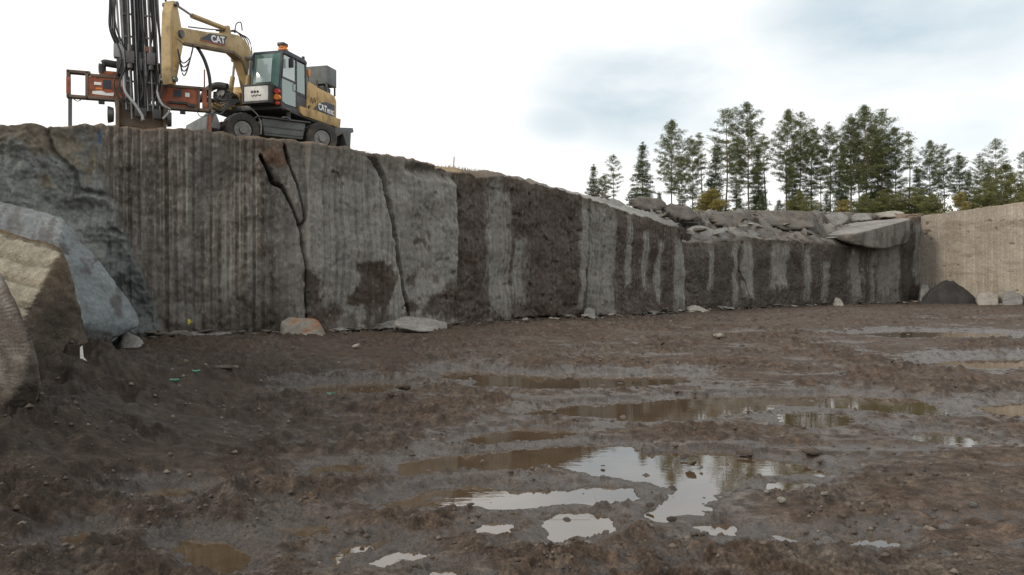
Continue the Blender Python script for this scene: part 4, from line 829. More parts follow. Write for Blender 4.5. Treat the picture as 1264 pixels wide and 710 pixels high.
U().tube([(-.42, 1.243, 1.75), (-.5, 1.245, 1.95), (-.56, 1.245, 1.75), (-.66, 1.245, 1.98), (-.72, 1.245, 1.8), (-.8, 1.245, 2.0)], .008, 5, 3).build('scrawled_mark', M_BLK, hood)
U().tube([(-.3, 1.24, 1.52), (-.28, 1.25, 1.6), (-.36, 1.25, 1.63)], .03, 6, 3).build('handle', M_BLK, hood)
# grey tank box behind the cab
U().bx(-2.35, -1.65, .35, 1.2, 2.68, 3.32, .03).build('tank_box', M_GRY, EX)
tf = U()
for x in (-2.3, -1.7):
    for y in (.4, 1.15): tf.bx(x-.025, x+.025, y-.025, y+.025, 2.38, 2.70)
tf.bx(-2.3, -1.3, .4, .44, 2.48, 2.54).bx(-2.2, -1.75, .5, 1.05, 2.42, 2.62, .03).cyl((-1.6, 1.1, 2.5), (-1.6, .5, 2.5), .10).cyl((-1.45, .9, 2.4), (-1.45, .9, 2.75), .05).build('tank_stand', M_STEEL, EX)
U().cyl((-1.0, .6, 2.4), (-1.0, .6, 2.85), .05).build('exhaust_pipe', M_STEEL, EX)
U().bx(-.45, -.33, 1.12, 1.22, 2.62, 2.85, .02).build('marker_lamp', M_AMB, EX); U().tube([(-.39, 1.17, 2.4), (-.39, 1.17, 2.65)], .015).build('lamp_post', M_BLK, EX)
# ---- cab
cab = U().prism([(-.22, 1.22), (1.22, 1.22), (1.38, 1.42), (1.40, 1.86), (-.24, 1.86)], .16, 1.2, .03).build('cab', M_BLK, EX)
# frame pillars and roof
pl = U()
for y in (.19, 1.17):
    pl.bar((1.36, y, 1.84), (1.22, y, 3.0), .07, .07).bar((-.2, y, 1.84), (-.16, y, 3.0), .09, .08).bar((.42, y, 1.84), (.42, y, 3.0), .06, .06).bar((1.36, y, 1.9), (-.2, y, 1.9), .05, .07)
pl.build('pillar_frame', M_DEC, cab)
U().prism([(-.24, 2.96), (1.26, 2.96), (1.22, 3.06), (.9, 3.11), (-.1, 3.11), (-.24, 3.05)], .14, 1.22, .03).build('cab_roof', M_DEC, cab)
ff = U(); rot = Matrix.Rotation(-.12, 3, 'Y'); ff.prism([(1.385, 1.88), (1.365, 1.88), (1.225, 2.98), (1.245, 2.98)], .23, 1.13).build('windscreen', M_GLS, cab)
U().prism([(1.375, 2.05), (1.39, 2.05), (1.29, 2.82), (1.275, 2.82)], .33, .86, .002).build('windscreen_reflection', M_GLS2, cab, 'pale reflection painted in the middle of the windscreen')  # pale sheet imitating a reflection on the windscreen
U().bx(.46, 1.26, 1.175, 1.195, 2.22, 2.92).build('side_window', M_GLS2, cab); U().prism([(.46, 2.16), (1.30, 2.16), (1.34, 1.45), (1.1, 1.40), (.46, 1.42)], 1.203, 1.215).build('door_lower_window', M_GLS, cab)
U().bx(-.12, .38, 1.175, 1.195, 1.95, 2.92).build('side_window', M_GLS, cab); U().bx(-.13, 1.22, .165, .185, 1.95, 2.92).build('side_window', M_GLS, cab); U().bx(-.235, -.215, .24, 1.1, 1.95, 2.9).build('rear_window', M_GLS, cab)
U().bx(.44, 1.34, 1.20, 1.225, 2.16, 2.22).bx(.42, .48, 1.20, 1.225, 1.4, 2.95).bar((1.32, 1.212, 2.2), (1.24, 1.212, 2.95), .025, .05, (0, 1, 0)).build('door_frame', M_BLK, cab)
U().tube([(.56, 1.23, 1.9), (.56, 1.27, 1.95), (.56, 1.27, 2.12), (.56, 1.23, 2.16)], .015, 6, 3).build('door_handle', M_BLK, cab)
U().tube([(1.38, .95, 1.98), (1.36, .6, 2.15), (1.33, .35, 2.05)], .012, 6, 4).bar((1.37, .3, 2.0), (1.30, .75, 2.25), .015, .02).build('wiper', M_BLK, cab)
U().bx(.9, 1.12, .95, 1.2, 3.10, 3.16, .01).cyl((1.02, 1.08, 3.16), (1.02, 1.08, 3.22), .12, .13).build('lamp_base', M_AMB, cab); U().cyl((1.0, 1.05, 3.20), (1.0, 1.05, 3.24), .13).bx(.86, 1.14, .93, 1.17, 3.23, 3.34, .03).build('roof_lamp', M_BLK, cab)
U().cyl((-.1, 1.15, 3.1), (-.1, 1.15, 3.2), .05).build('roof_lamp', M_BLK, cab)
U().tube([(1.25, 1.2, 2.9), (1.36, 1.36, 2.92), (1.36, 1.42, 2.8)], .014, 6, 4).build('mirror_arm', M_BLK, cab); U().bx(.95, 1.02, 1.26, 1.42, 2.55, 2.85, .02).build('mirror', M_BLK, cab)
tb = U().bx(1.42, 1.72, .14, .98, 1.40, 1.86, .015).build('tool_box', M_WHT, EX, 'white box with black dots and scrawl in front of the cab')
fm = U().bx(1.38, 1.74, .08, .13, 1.35, 1.90).bx(1.38, 1.74, .99, 1.04, 1.35, 1.90).bx(1.38, 1.74, .08, 1.04, 1.33, 1.385).bx(1.38, 1.74, .08, 1.04, 1.87, 1.91).build('box_frame', M_BLK, tb)
mk = U()
for y in (.42, .52, .62): mk.cyl((1.721, y, 1.68), (1.727, y, 1.68), .042, n=10)
mk.build('dots', M_LETB, tb); U().tube([(1.725, .40, 1.585), (1.725, .45, 1.54), (1.725, .50, 1.59), (1.725, .55, 1.54), (1.725, .60, 1.59), (1.725, .68, 1.55), (1.725, .74, 1.59)], .012, 5, 3).build('scrawl', M_LETB, tb)
hl = U().cyl((1.36, 1.13, 1.72), (1.50, 1.13, 1.72), .08).build('headlight', M_RED, EX); U().cyl((1.36, 1.13, 1.36), (1.48, 1.13, 1.36), .06).build('headlight', M_RED, EX); U().cyl((1.36, 1.13, 1.54), (1.5, 1.13, 1.54), .09).build('headlight', M_AMB, EX)
U().bx(1.30, 1.37, 1.03, 1.22, 1.30, 1.84, .01).build('lamp_bracket', M_BLK, EX); U().bx(1.0, 1.3, 1.2, 1.34, 1.18, 1.24, .01).bx(1.0, 1.3, 1.2, 1.34, .92, .96, .01).bx(1.0, 1.02, 1.2, 1.32, .92, 1.24).build('cab_step', M_STEEL, EX)
# ---- right hand deck (yellow) with pump and tank
U().prism([(-.9, 1.24), (1.65, 1.24), (1.72, 1.34), (1.7, 1.46), (-.9, 1.46)], -1.28, -.55, .03).build('right_deck', M_YEL, EX)
U().bx(-.9, .35, -1.2, -.6, 1.46, 2.25, .05).build('fuel_tank', M_YEL, EX); U().bx(.35, .8, -1.15, -.62, 1.46, 1.95, .04).build('right_tool_box', M_YEL, EX)
pm = U().bx(.85, 1.45, -1.1, -.62, 1.46, 1.78, .04).cyl((.95, -.85, 1.8), (1.5, -.85, 1.8), .15).cyl((1.1, -1.2, 1.62), (1.1, -.7, 1.62), .12).cyl((1.35, -1.12, 1.5), (1.35, -1.12, 1.85), .08).build('pump', M_STEEL, EX)
U().tube([(1.5, -.6, 1.95), (1.55, -.95, 2.0), (1.6, -1.25, 1.85), (1.75, -1.4, 1.55), (2.3, -1.5, 1.45)], .11, 10).build('ribbed_hose', M_HOSE, EX)
hs = U()
for k in range(5): hs.tube([(1.0, -.5-.08*k, 1.5), (1.3, -.45-.09*k, 1.75+.04*k), (1.7, -.55-.1*k, 1.45), (2.1, -.9-.1*k, 1.5)], .022, 6, 5)
hs.build('hose_bundle', M_HOSE, EX)
U().bar((1.35, .02, 1.25), (1.35, .02, 1.85), .05, .05).bar((1.2, -.5, 1.25), (1.2, -.5, 1.8), .06, .06).build('hand_rail', M_YEL, EX)
# ---- boom
by0, by1 = -.52, -.22
bo = [(.15, 1.45), (.55, 1.35), (.72, 1.62), (1.05, 2.35), (1.35, 2.83), (1.7, 2.93), (3.0, 2.72), (4.15, 2.55), (4.42, 2.62), (4.42, 2.86), (4.2, 2.98), (3.0, 3.20), (1.9, 3.48), (1.45, 3.56), (1.0, 3.46), (.72, 3.2), (.45, 2.5), (.2, 1.9)]
boom = U(); tri = boom.prism(bo, by0, by1, .02); boom = boom.build('boom', M_YEL2, EX)
U().prism([(2.05, 3.34), (2.95, 3.14), (2.9, 2.90), (2.35, 2.98)], by1+.001, by1+.01).build('decal', M_DEC, boom)
dl = U().prism([(3.05, 2.88), (4.15, 2.70), (4.0, 2.84), (3.05, 2.92)], by1+.0005, by1+.006).bm.free()
# the badge stands on the outer half of the boom
bd = U().prism([(2.15, 3.33), (2.95, 3.17), (3.35, 2.92), (3.38, 2.86), (2.2, 3.02)], by1+.011, by1+.014).build('badge', M_DEC, boom)
text('CAT', .27, FU, (2.55, by1+.02, 3.10), (-1, 0, .2), 'lettering', M_LET, boom, bold=.03, wscale=1.3)
U().prism([(2.2, 3.035), (3.38, 2.87), (3.38, 2.85), (2.2, 3.01)], by1+.015, by1+.019).build('red_stripe', M_RED, boom)
U().prism([(1.02, 2.3), (1.35, 2.80), (1.7, 2.91), (4.1, 2.54), (4.1, 2.60), (1.7, 2.99), (1.3, 2.9), (.96, 2.4)], by1+.002, by1+.008).build('stained_edge', M_TAN, boom)
for y in (by0-.14, by1+.14):
    c_ = U().cyl((1.35, y, 1.45), (1.12, y, 2.35), .075).build('lift_cylinder', M_YEL2, boom); U().cyl((1.12, y, 2.3), (1.02, y, 2.95), .04).cyl((1.02, y-.09, 2.95), (1.02, y+.09, 2.95), .09).build('piston_rod', M_LGRY, c_)
U().cyl((1.02, by0-.25, 2.95), (1.02, by1+.25, 2.95), .05).build('pin', M_STEEL, boom); U().cyl((4.25, by0-.06, 2.78), (4.25, by1+.06, 2.78), .11).build('pin', M_STEEL, boom)
sc_ = U().cyl((2.0, -.37, 3.62), (3.55, -.37, 3.52), .075).cyl((1.95, -.46, 3.6), (1.95, -.28, 3.6), .09).prism([(1.8, 3.45), (2.1, 3.4), (2.0, 3.7), (1.9, 3.7)], -.5, -.24).build('stick_cylinder', M_YEL2, boom); U().cyl((3.5, -.37, 3.525), (4.35, -.37, 3.62), .035).build('piston_rod', M_LGRY, sc_)
hh = U()
for k, yy in enumerate((-.48, -.42, -.36, -.30)): hh.tube([(.5, yy, 2.6), (.7, yy, 3.45+.03*k), (1.2, yy, 3.78-.04*k), (1.7, yy, 3.62), (2.2, yy-.03, 3.5)], .018, 6, 5)
hh.tube([(1.55, -.3, 3.6), (1.62, -.2, 3.85), (1.45, -.15, 3.95), (1.3, -.2, 3.75)], .018, 6, 5).tube([(2.2, -.3, 3.5), (3, -.3, 3.3), (3.8, -.3, 3.12)], .02, 6).build('boom_hoses', M_HOSE, boom)
hh = U()
for k in range(4): hh.tube([(3.7, -.2, 2.65), (3.95+.05*k, -.12, 2.2-.14*k), (4.3, -.12, 1.95-.1*k), (4.45, -.16, 2.3)], .018, 6, 6)
hh.build('hanging_hoses', M_HOSE, boom)
# ---- stick
stk = U().prism([(4.16, 2.95), (4.36, 3.60), (4.50, 3.64), (4.62, 3.3), (4.66, 2.6), (4.64, 1.55), (4.58, 1.3), (4.42, 1.3), (4.34, 1.6), (4.12, 2.45)], -.54, -.24, .02).build('stick', M_YEL2, EX)
U().prism([(4.4, 1.7), (4.56, 1.7), (4.58, 2.6), (4.5, 2.9), (4.35, 2.5)], -.238, -.23).build('cover_plate', M_YEL, stk); U().cyl((4.45, -.62, 3.55), (4.45, -.16, 3.55), .07).build('pin', M_STEEL, stk); U().cyl((4.5, -.62, 1.45), (4.5, -.16, 1.45), .08).build('pin', M_STEEL, stk)
# ---- drilling rig along the rim
RO = Vector((-10.5, 22.98, 5.86))-Vector(EX.location); FR = frame((.93, .37), RO)    # x along the rim to the right, y into the plateau (away), z up
def G(): return MB(FR)
bmL = G().bx(-1.88, -.30, -.10, .16, .84, .92, .008).bx(-1.30, -.30, -.10, .16, 1.46, 1.54, .008).bx(-1.88, -1.30, -.10, .16, 1.52, 1.60, .008).bx(-1.88, -1.80, -.10, .16, .84, 1.6, .008).bx(-1.42, -1.34, -.10, .16, .84, 1.6, .008).bx(-.36, -.28, -.1, .16, .84, 1.5).build('rig_beam', M_TAN, EX, 'left half of the drilling beam with open end frame')
G().bx(-1.34, -.36, -.07, .13, .92, 1.46).build('orange_panel', M_ORG, bmL); G().bx(-1.885, -1.795, -.105, .165, .95, 1.4, .004).build('orange_end', M_ORG, bmL)
G().bx(-.98, -.78, -.082, -.072, 1.16, 1.40).build('dark_label', M_DEC, bmL); G().bx(-1.2, -1.02, -.082, -.072, 1.24, 1.32).prism([(-1.25, .98), (-.72, .96), (-.70, 1.06), (-.9, 1.03), (-1.0, 1.09), (-1.24, 1.06)], -.082, -.072).build('white_marks', M_LET, bmL); G().bx(-1.16, -1.0, -.082, -.072, 1.12, 1.17).build('yellow_label', M_AMB, bmL)
G().bx(-1.1, -.95, -.05, .1, .74, .84, .01).build('lamp', M_BLK, bmL)
bmR = G().bx(.32, 1.85, -.10, .16, .72, .80, .008).bx(.32, 1.85, -.10, .16, 1.34, 1.42, .008).bx(1.77, 1.85, -.1, .16, .72, 1.42, .008).bx(1.46, 1.54, -.1, .16, .72, 1.42, .008).build('rig_beam', M_TAN, EX, 'right half of the drilling beam')
G().bx(.36, 1.46, -.07, .13, .80, 1.34).build('orange_panel', M_ORG, bmR); G().bx(1.60, 1.72, -.09, .1, .75, 1.38, .01).build('orange_end', M_ORG, bmR)
G().bx(.84, 1.04, -.082, -.072, 1.08, 1.28).build('dark_label', M_DEC, bmR); G().bx(1.14, 1.26, -.082, -.072, 1.1, 1.22).build('white_marks', M_LET, bmR); G().bx(.7, 1.2, -.14, -.075, .88, .94).bx(1.2, 1.4, -.14, -.08, .82, .9).build('latch_bar', M_BLK, bmR); G().bx(1.0, 1.15, -.05, .1, .62, .72, .01).build('lamp', M_BLK, bmR)
G().tube([(-1.0, 0, 1.6), (-.98, -.02, 1.86), (-.7, -.03, 1.86), (0, -.05, 1.80)], .10, 10).build('ribbed_hose', M_HOSE, EX); G().bx(-1.08, -.6, -.08, .12, 1.54, 1.66, .03).build('hose_bracket', M_ORG, EX)
for x, z1, nm in ((-1.80, .9, 'left'), (1.80, 1.35, 'right')): G().bx(x-.045, x+.045, -.03, .06, -.06, z1).build('support_leg', M_STEEL, EX)
G().cyl((1.80, .02, .1), (1.80, .02, .62), .06).cyl((1.66, 0, .95), (1.66, 0, 1.95), .02).build('leg_sleeve', M_ORG, EX)
hg = G().prism([(-.70, .86), (-.62, .16), (.62, .12), (.68, .80)], -.08, .55, .02).bx(-.55, .55, -.12, .3, .03, .13).build('rig_housing', M_TAN, EX)
G().bx(-.66, -.56, -.2, .0, -.05, .85, .01).bx(.56, .64, -.2, 0, -.05, .85, .01).build('support_leg', M_TAN, EX)
G().cyl((-.86, -.02, .45), (-.72, -.02, .45), .24, .2).build('hose_drum', M_STEEL, EX); G().cyl((.66, -.05, .42), (.78, -.05, .42), .22, .2).build('hose_drum', M_STEEL, EX)
def mast(x, y, wd, z1, lean, mat):
    top = Vector((x+lean, y, z1)); bot = Vector((x, y, .55)); r_ = G()
    for o_ in (-wd/2, wd/2): r_.bar(bot+Vector((o_, 0, 0)), top+Vector((o_, 0, 0)), .12, .055, (0, 1, 0))
    r_.bar(bot+Vector((0, .05, 0)), top+Vector((0, .05, 0)), .05, wd*.9, (0, 1, 0)); m_ = r_.build('drill_mast', mat, EX)
    r_ = G(); r_.bar(bot+Vector((-wd/2-.035, -.06, 0)), top+Vector((-wd/2-.035, -.06, 0)), .02, .02).bar(bot+Vector((wd/2+.035, -.06, 0)), top+Vector((wd/2+.035, -.06, 0)), .02, .022).build('guide_rail', M_LGRY, m_)
    r_ = G(); k = .7
    while k < z1-.3: p = bot.lerp(top, (k-.55)/(z1-.55)); r_.bx(p.x-wd/2-.01, p.x+wd/2+.01, y-.075, y-.055, k, k+.05); k += .62
    r_.build('cross_strap', M_STEEL, m_)
    a, b = bot.lerp(top, .02), bot.lerp(top, .99); G().cyl(a+Vector((0, -.11, -.35)), b+Vector((0, -.11, 0)), .028, n=10).build('drill_rod', M_STEEL, m_)
    p = bot.lerp(top, .33); G().box(p+Vector((0, -.14, 0)), (wd*.9, .16, .34), None, .02).cyl(p+Vector((0, -.14, -.3)), p+Vector((0, -.14, .35)), .07).build('drill_head', M_STEEL, m_)
    return m_
mast(-.22, -.34, .24, 4.9, -.16, M_BLK); mast(.33, -.34, .24, 4.9, -.20, M_BLK); mast(.02, -.12, .16, 4.5, -.2, M_DEC)
# feed tubes and hoses beside the masts
r_ = G(); 
for x, l_, y in ((-.48, -.20, -.3), (-.40, -.18, -.36), (.54, -.16, -.3)): r_.cyl((x, y, 1.2), (x+l_, y, 4.6), .028, n=8)
r_.tube([(-.44, -.4, 1.5), (-.40, -.44, 1.05), (-.15, -.48, .7), (.02, -.5, .42), (.06, -.5, .28)], .04, 8).tube([(.50, -.4, 1.6), (.42, -.44, 1.1), (.55, -.46, .75), (.74, -.4, .62), (.55, -.45, .35)], .035, 8).build('feed_tube', M_LGRY, EX)
r_ = G(); rr = random.Random(4)
for k in range(9):
    x = -.60+k*.15+rr.uniform(-.03, .03); l_ = -.18; a = rr.uniform(-.08, .08); r_.tube([(x*.7, -.42, .5+rr.random()*.4), (x+a, -.44, 1.2), (x*.9-a, -.40, 2.0), (x+l_*.6+a, -.42, 3.0), (x*.8+l_, -.38, 4.7)], rr.choice([.02, .026, .032]), 7, 6)
for k in range(4): x = -.62-.04*k; r_.tube([(-.5, -.3, 2.35-.1*k), (x-.04, -.32, 2.7), (x-.06, -.3, 3.3), (x, -.3, 4.0), (-.42, -.3, 4.6)], .022, 6, 6)
for k in range(3): r_.tube([(.55, -.3, 2.6), (.66+.03*k, -.3, 3.2), (.60, -.3, 3.9), (.42, -.3, 4.8)], .026, 6, 6)
r_.build('mast_hoses', M_HOSE, EX)
G().bx(-.70, -.42, -.35, -.1, 2.0, 2.38, .02).cyl((-.66, -.22, 2.38), (-.66, -.22, 2.62), .04).build('valve_block', M_LGRY, EX)
for q in ((-.62, -.40, -.4, -.1, 1.52, 1.95, .02), (.52, .78, -.34, -.05, 1.62, 1.86, .02), (-.16, .14, -.5, -.36, .36, .62, .02), (.30, .52, -.52, -.36, .33, .6, .02)): G().bx(*q).build('valve_block', M_BLK, EX)
G().bx(.12, .22, -.46, -.36, 2.2, 2.34, .01).build('small_orange_clamp', M_ORG, EX)
G().bx(.05, .85, .05, .45, 1.0, 1.5, .03).bx(.1, .6, -.1, .3, 1.5, 2.0, .03).bx(.35, .8, -.05, .2, 1.1, 1.4).build('tilt_bracket', M_BLK, EX)
# thick curved hose from the boom down to the right end of the rig
G().tube([(1.05, .2, 2.9), (1.35, .15, 2.75), (1.62, .1, 2.35), (1.78, .05, 1.85), (1.83, .0, 1.35)], .05, 10).build('curved_hose', M_HOSE, EX)
r_ = G()
for k in range(5): r_.tube([(1.9, .0+.03*k, .75+.12*k), (2.1, .05, .7+.1*k), (2.3, .3, .95+.06*k), (2.7, .8, 1.3)], .024, 6, 6)
r_.build('loose_hoses', M_HOSE, EX); G().tube([(1.45, -.1, .72), (1.55, -.14, .55), (1.75, -.12, .6)], .012, 5, 5).build('dangling_wire', M_HOSE, EX); r_ = G().tube([(-1.75, -.1, .84), (-1.6, -.12, .74), (-1.45, -.1, .86)], .012, 5, 5).build('dangling_wire', M_HOSE, EX)

# ================================================================== SMALL LITTER
def litter(px, py, pts, mat, nm, lab, cat, z=.03, th=.006):
    x, y = gnd(px, py); b = MB(); zz = gz(x, y)+z; b.prism(pts, -th, th); o = b.build(nm, mat); o.location = (x, y, zz); tag(o, lab, cat); return o
M_GRN = painted('green_plastic', (.035, .14, .10), .5, 0, (.05, .14, .1), .3)
o = litter(104, 466, [(-.03, 0), (.06, -.01), (.05, .05), (-.0, .10), (-.035, .27), (-.06, .24)], M_WHT, 'plastic_shard', 'white plastic shard sticking up from the mud below the grooved beige block', 'plastic shard', 0, .008); o.rotation_euler = (-.25, 0, .1); o.location = (-6.12, 11.55, gz(-6.12, 11.55)-.02)
for px, py, lab, q in ((133, 436, 'green plastic scrap in the dark hollow under the blue grey slab', .9), (408, 486, 'green plastic scrap beside the small brown puddle', .6), (241, 487, 'green plastic scrap on dark mud left of the small brown puddle', .6), (215, 493, 'pale green plastic scrap farthest left on the open mud', .6)):
    o = litter(px, py, [(-.12*q, 0), (.02*q, -.03*q), (.14*q, .01*q), (.10*q, .05*q), (-.02*q, .03*q), (-.08*q, .07*q)], M_GRN, 'plastic_scrap', lab, 'plastic scrap', .015, .012); o.rotation_euler = (-1.0, 0, .3)
p = wallpos(float(px2s(233)), .12, w2(233, 397)[1]); o = MB().bx(-.03, .03, -.02, .02, -.07, .07, .005).bx(.02, .09, -.015, .015, -.01, .02).build('yellow_marker', painted('yellow_plastic', (.6, .5, .06), .5)); o.location = p; tag(o, 'tiny yellow marker fixed low on the drilled wall', 'marker')
x, y = gnd(272, 473); o = rock('board', [Vector(v)+Vector((x, y, gz(x, y)+.01)) for v in ((-.3, -.06, 0), (.32, -.03, 0), (.3, .08, 0), (-.25, .07, 0), (-.3, -.05, .04), (.3, -.03, .05), (.28, .07, .04), (-.24, .06, .035))], RM_DARK, 4, .03, 3); tag(o, 'flat brown board lying in the mud left of the small brown puddle', 'board')
o = MB().cyl((0, 0, -.1), (.02, 0, .35), .02, n=6).build('peg', M_ORG); s_ = float(px2s(583)); p = wallpos(s_); o.location = (p.x-.8, p.y+1.4, 6.02); tag(o, 'short orange peg on the skyline right of the grey block', 'peg')

# ================================================================== TREES ON THE PLATEAU
bark = MT('pine_bark'); nb_ = bark.noise(6, 4, .6, (1, 1, .25)); zc = bark.N.new('ShaderNodeSeparateXYZ'); bark.L.new(bark.tc.outputs['Object'], zc.inputs[0])
bark_m = bark.set(col=bark.mix(bark.ramp(zc.outputs[2], 4, 9), bark.mix(bark.ramp(nb_, .3, .7), (.07, .055, .045), (.14, .115, .095)), bark.mix(bark.ramp(nb_, .3, .7), (.16, .085, .045), (.27, .15, .08))), rough=.9)
def leafmat(name, a, b):
    m = MT(name); g_ = m.attr('tint'); n = m.noise(2.5, 3, .6); c = m.mix(1.0, g_, m.mix(m.ramp(n, .3, .7), a, b), 'MULTIPLY')
    m.set(col=c, rough=.65, spec=.25); tr = m.N.new('ShaderNodeBsdfTranslucent'); m.L.new(c, tr.inputs[0]); ms = m.N.new('ShaderNodeMixShader'); ms.inputs[0].default_value = .3
    o_ = m.N['Material Output']; m.L.new(m.b.outputs[0], ms.inputs[1]); m.L.new(tr.outputs[0], ms.inputs[2]); m.L.new(ms.outputs[0], o_.inputs[0]); return m.m
NEEDLE = leafmat('pine_needles', (.095, .12, .052), (.145, .175, .07)); NEEDLE2 = leafmat('spruce_needles', (.07, .098, .042), (.105, .14, .058)); YEL = leafmat('birch_leaves', (.22, .20, .06), (.32, .28, .10)); OLI = leafmat('willow_leaves', (.13, .15, .06), (.19, .20, .08))
def make_tree(kind, H, seed, name, leaf, base_frac, rad, dens=1.0, nclump=None, leafsz=.16):
    g_ = np.random.RandomState(seed); root = bpy.data.objects.new(name, None); col.objects.link(root)
    TV, TF = [], []
    def addtube(p, r, n=6):
        V, F = tube_np(p, r, n); o_ = len(TV); TV.extend(V); TF.extend([tuple(q+o_ for q in f) for f in F])
    zz = np.linspace(0, H, 9); lean = g_.uniform(-.03, .03, 2); tr = [(lean[0]*z+.07*math.sin(z*.7+seed), lean[1]*z+.07*math.cos(z*.6+seed), z) for z in zz]
    r0 = H*.0095; addtube(tr, [max(.02, r0*(1-z/H)**.8) for z in zz], 8)
    CL = []                                                        # clump centres, radius
    z = H*base_frac
    while z < H*.985:
        t = (z-H*base_frac)/(H*(1-base_frac)); cx = np.interp(z, zz, [q[0] for q in tr]); cy = np.interp(z, zz, [q[1] for q in tr])
        prof = {'pine': (math.sin(math.pi*min(1, t*.9+.12))**.65)*(1 if t < .85 else .75), 'spruce': (1-t)**.85+.05, 'bush': (.25+.9*math.sin(math.pi*min(1, t*.8+.12)))*(.55+.7*g_.rand()), 'sparse': math.sin(math.pi*min(1, t*.9+.1))**.8}[kind]
        nb = g_.randint(3, 6) if kind != 'bush' else 7
        a0 = g_.rand()*6.28
        for b in range(nb):
            if kind in ('pine', 'sparse') and g_.rand() < (.12 if kind == 'pine' else .35)*(1-t*.6): continue
            a = a0+b*6.2832/nb+g_.normal()*.25; Ln = rad*prof*(g_.uniform(.55, 1.12) if kind != 'bush' else g_.uniform(.35, 1.25)); up = {'pine': .10+.55*t, 'spruce': -.22+.35*t, 'bush': .5, 'sparse': .15+.5*t}[kind]
            d_ = np.array([math.cos(a), math.sin(a), 0]); pts = [np.array([cx, cy, z])+d_*Ln*q+np.array([0, 0, up*Ln*q*(.5+.6*q)]) for q in (0, .35, .7, 1)]
            addtube(pts, [r0*.28*(1-.6*t), r0*.2*(1-.5*t), r0*.12, .012], 4)
            nc = max(2, int(Ln*3.8*dens)) if nclump is None else nclump
            for c in range(nc):
                q = .28+.77*(c+g_.rand())/nc; p = pts[0]*(1-q)+pts[3]*q if q > .0 else pts[0]
                sd_ = np.array([-d_[1], d_[0], 0])*g_.normal()*.22*Ln*q; CL.append((p+sd_+np.array([0, 0, g_.normal()*.07]), .24+.26*g_.rand()))
        z += {'pine': .42, 'spruce': .34, 'bush': .22, 'sparse': .5}[kind]*g_.uniform(.7, 1.35)
    CL.append((np.array(tr[-1]), .25))
    C = np.array([c for c, r in CL]); CR = np.array([r for c, r in CL]); per = 44 if kind != 'bush' else 34
    n = len(C)*per; dirs = g_.normal(size=(n, 3)); dirs /= np.linalg.norm(dirs, axis=1)[:, None]; rr_ = np.repeat(CR, per)*g_.rand(n)**.45
    P = np.repeat(C, per, 0)+dirs*rr_[:, None]*np.array([1.25, 1.25, .62])
    a = g_.normal(size=(n, 3)); a[:, 2] = a[:, 2]*.6+.25; a /= np.linalg.norm(a, axis=1)[:, None]; b = np.cross(a, g_.normal(size=(n, 3))); b /= np.linalg.norm(b, axis=1)[:, None]
    ln = leafsz*(.6+.8*g_.rand(n))[:, None]; wd = ln*(.36 if kind != 'bush' else .6)
    V = np.stack([P-a*ln*.5-b*wd*.3, P-a*ln*.5+b*wd*.3, P+a*ln*.5+b*wd*.2, P+a*ln*.5-b*wd*.2], 1).reshape(-1, 3); F = np.arange(n*4).reshape(-1, 4)
    tone = np.repeat(np.repeat(.7+.6*g_.rand(len(C)), per)*(.8+.4*g_.rand(n)), 4); tint = np.stack([tone*(1+.1*np.repeat(np.repeat(g_.rand(len(C)), per), 4)), tone, tone], 1)
    cr = np_mesh('crown', V, F, leaf, root, smooth=False, attrs={'tint': tint}); tk = np_mesh('trunk', TV, TF, bark_m, root)
    return root
def copy_tree(r):
    c = r.copy(); col.objects.link(c)
    for ch in r.children: d = ch.copy(); col.objects.link(d); d.parent = c
    return c
PROT = {'p1': [make_tree('pine', 13, 1, 'pine_tree', NEEDLE, .42, 2.3), 13], 'p2': [make_tree('pine', 13, 2, 'pine_tree', NEEDLE, .36, 1.9, 1.1), 13], 'p3': [make_tree('sparse', 13, 3, 'pine_tree', NEEDLE, .48, 1.9, .9), 13],
        'p4': [make_tree('pine', 13, 9, 'pine_tree', NEEDLE, .34, 2.6, 1.0), 13], 's1': [make_tree('spruce', 11, 4, 'spruce_tree', NEEDLE2, .12, 2.2, 1.2), 11], 's2': [make_tree('spruce', 9, 5, 'spruce_tree', NEEDLE2, .08, 1.9, 1.2), 9],
        'y': [make_tree('pine', 5, 6, 'birch_tree', YEL, .10, 1.25, 2.2), 5], 'o': [make_tree('pine', 5, 7, 'willow_bush', OLI, .06, 1.9, 2.0), 5], 'n': [make_tree('sparse', 12, 12, 'pine_tree', NEEDLE, .60, .9, .8), 12]}
tused = set()
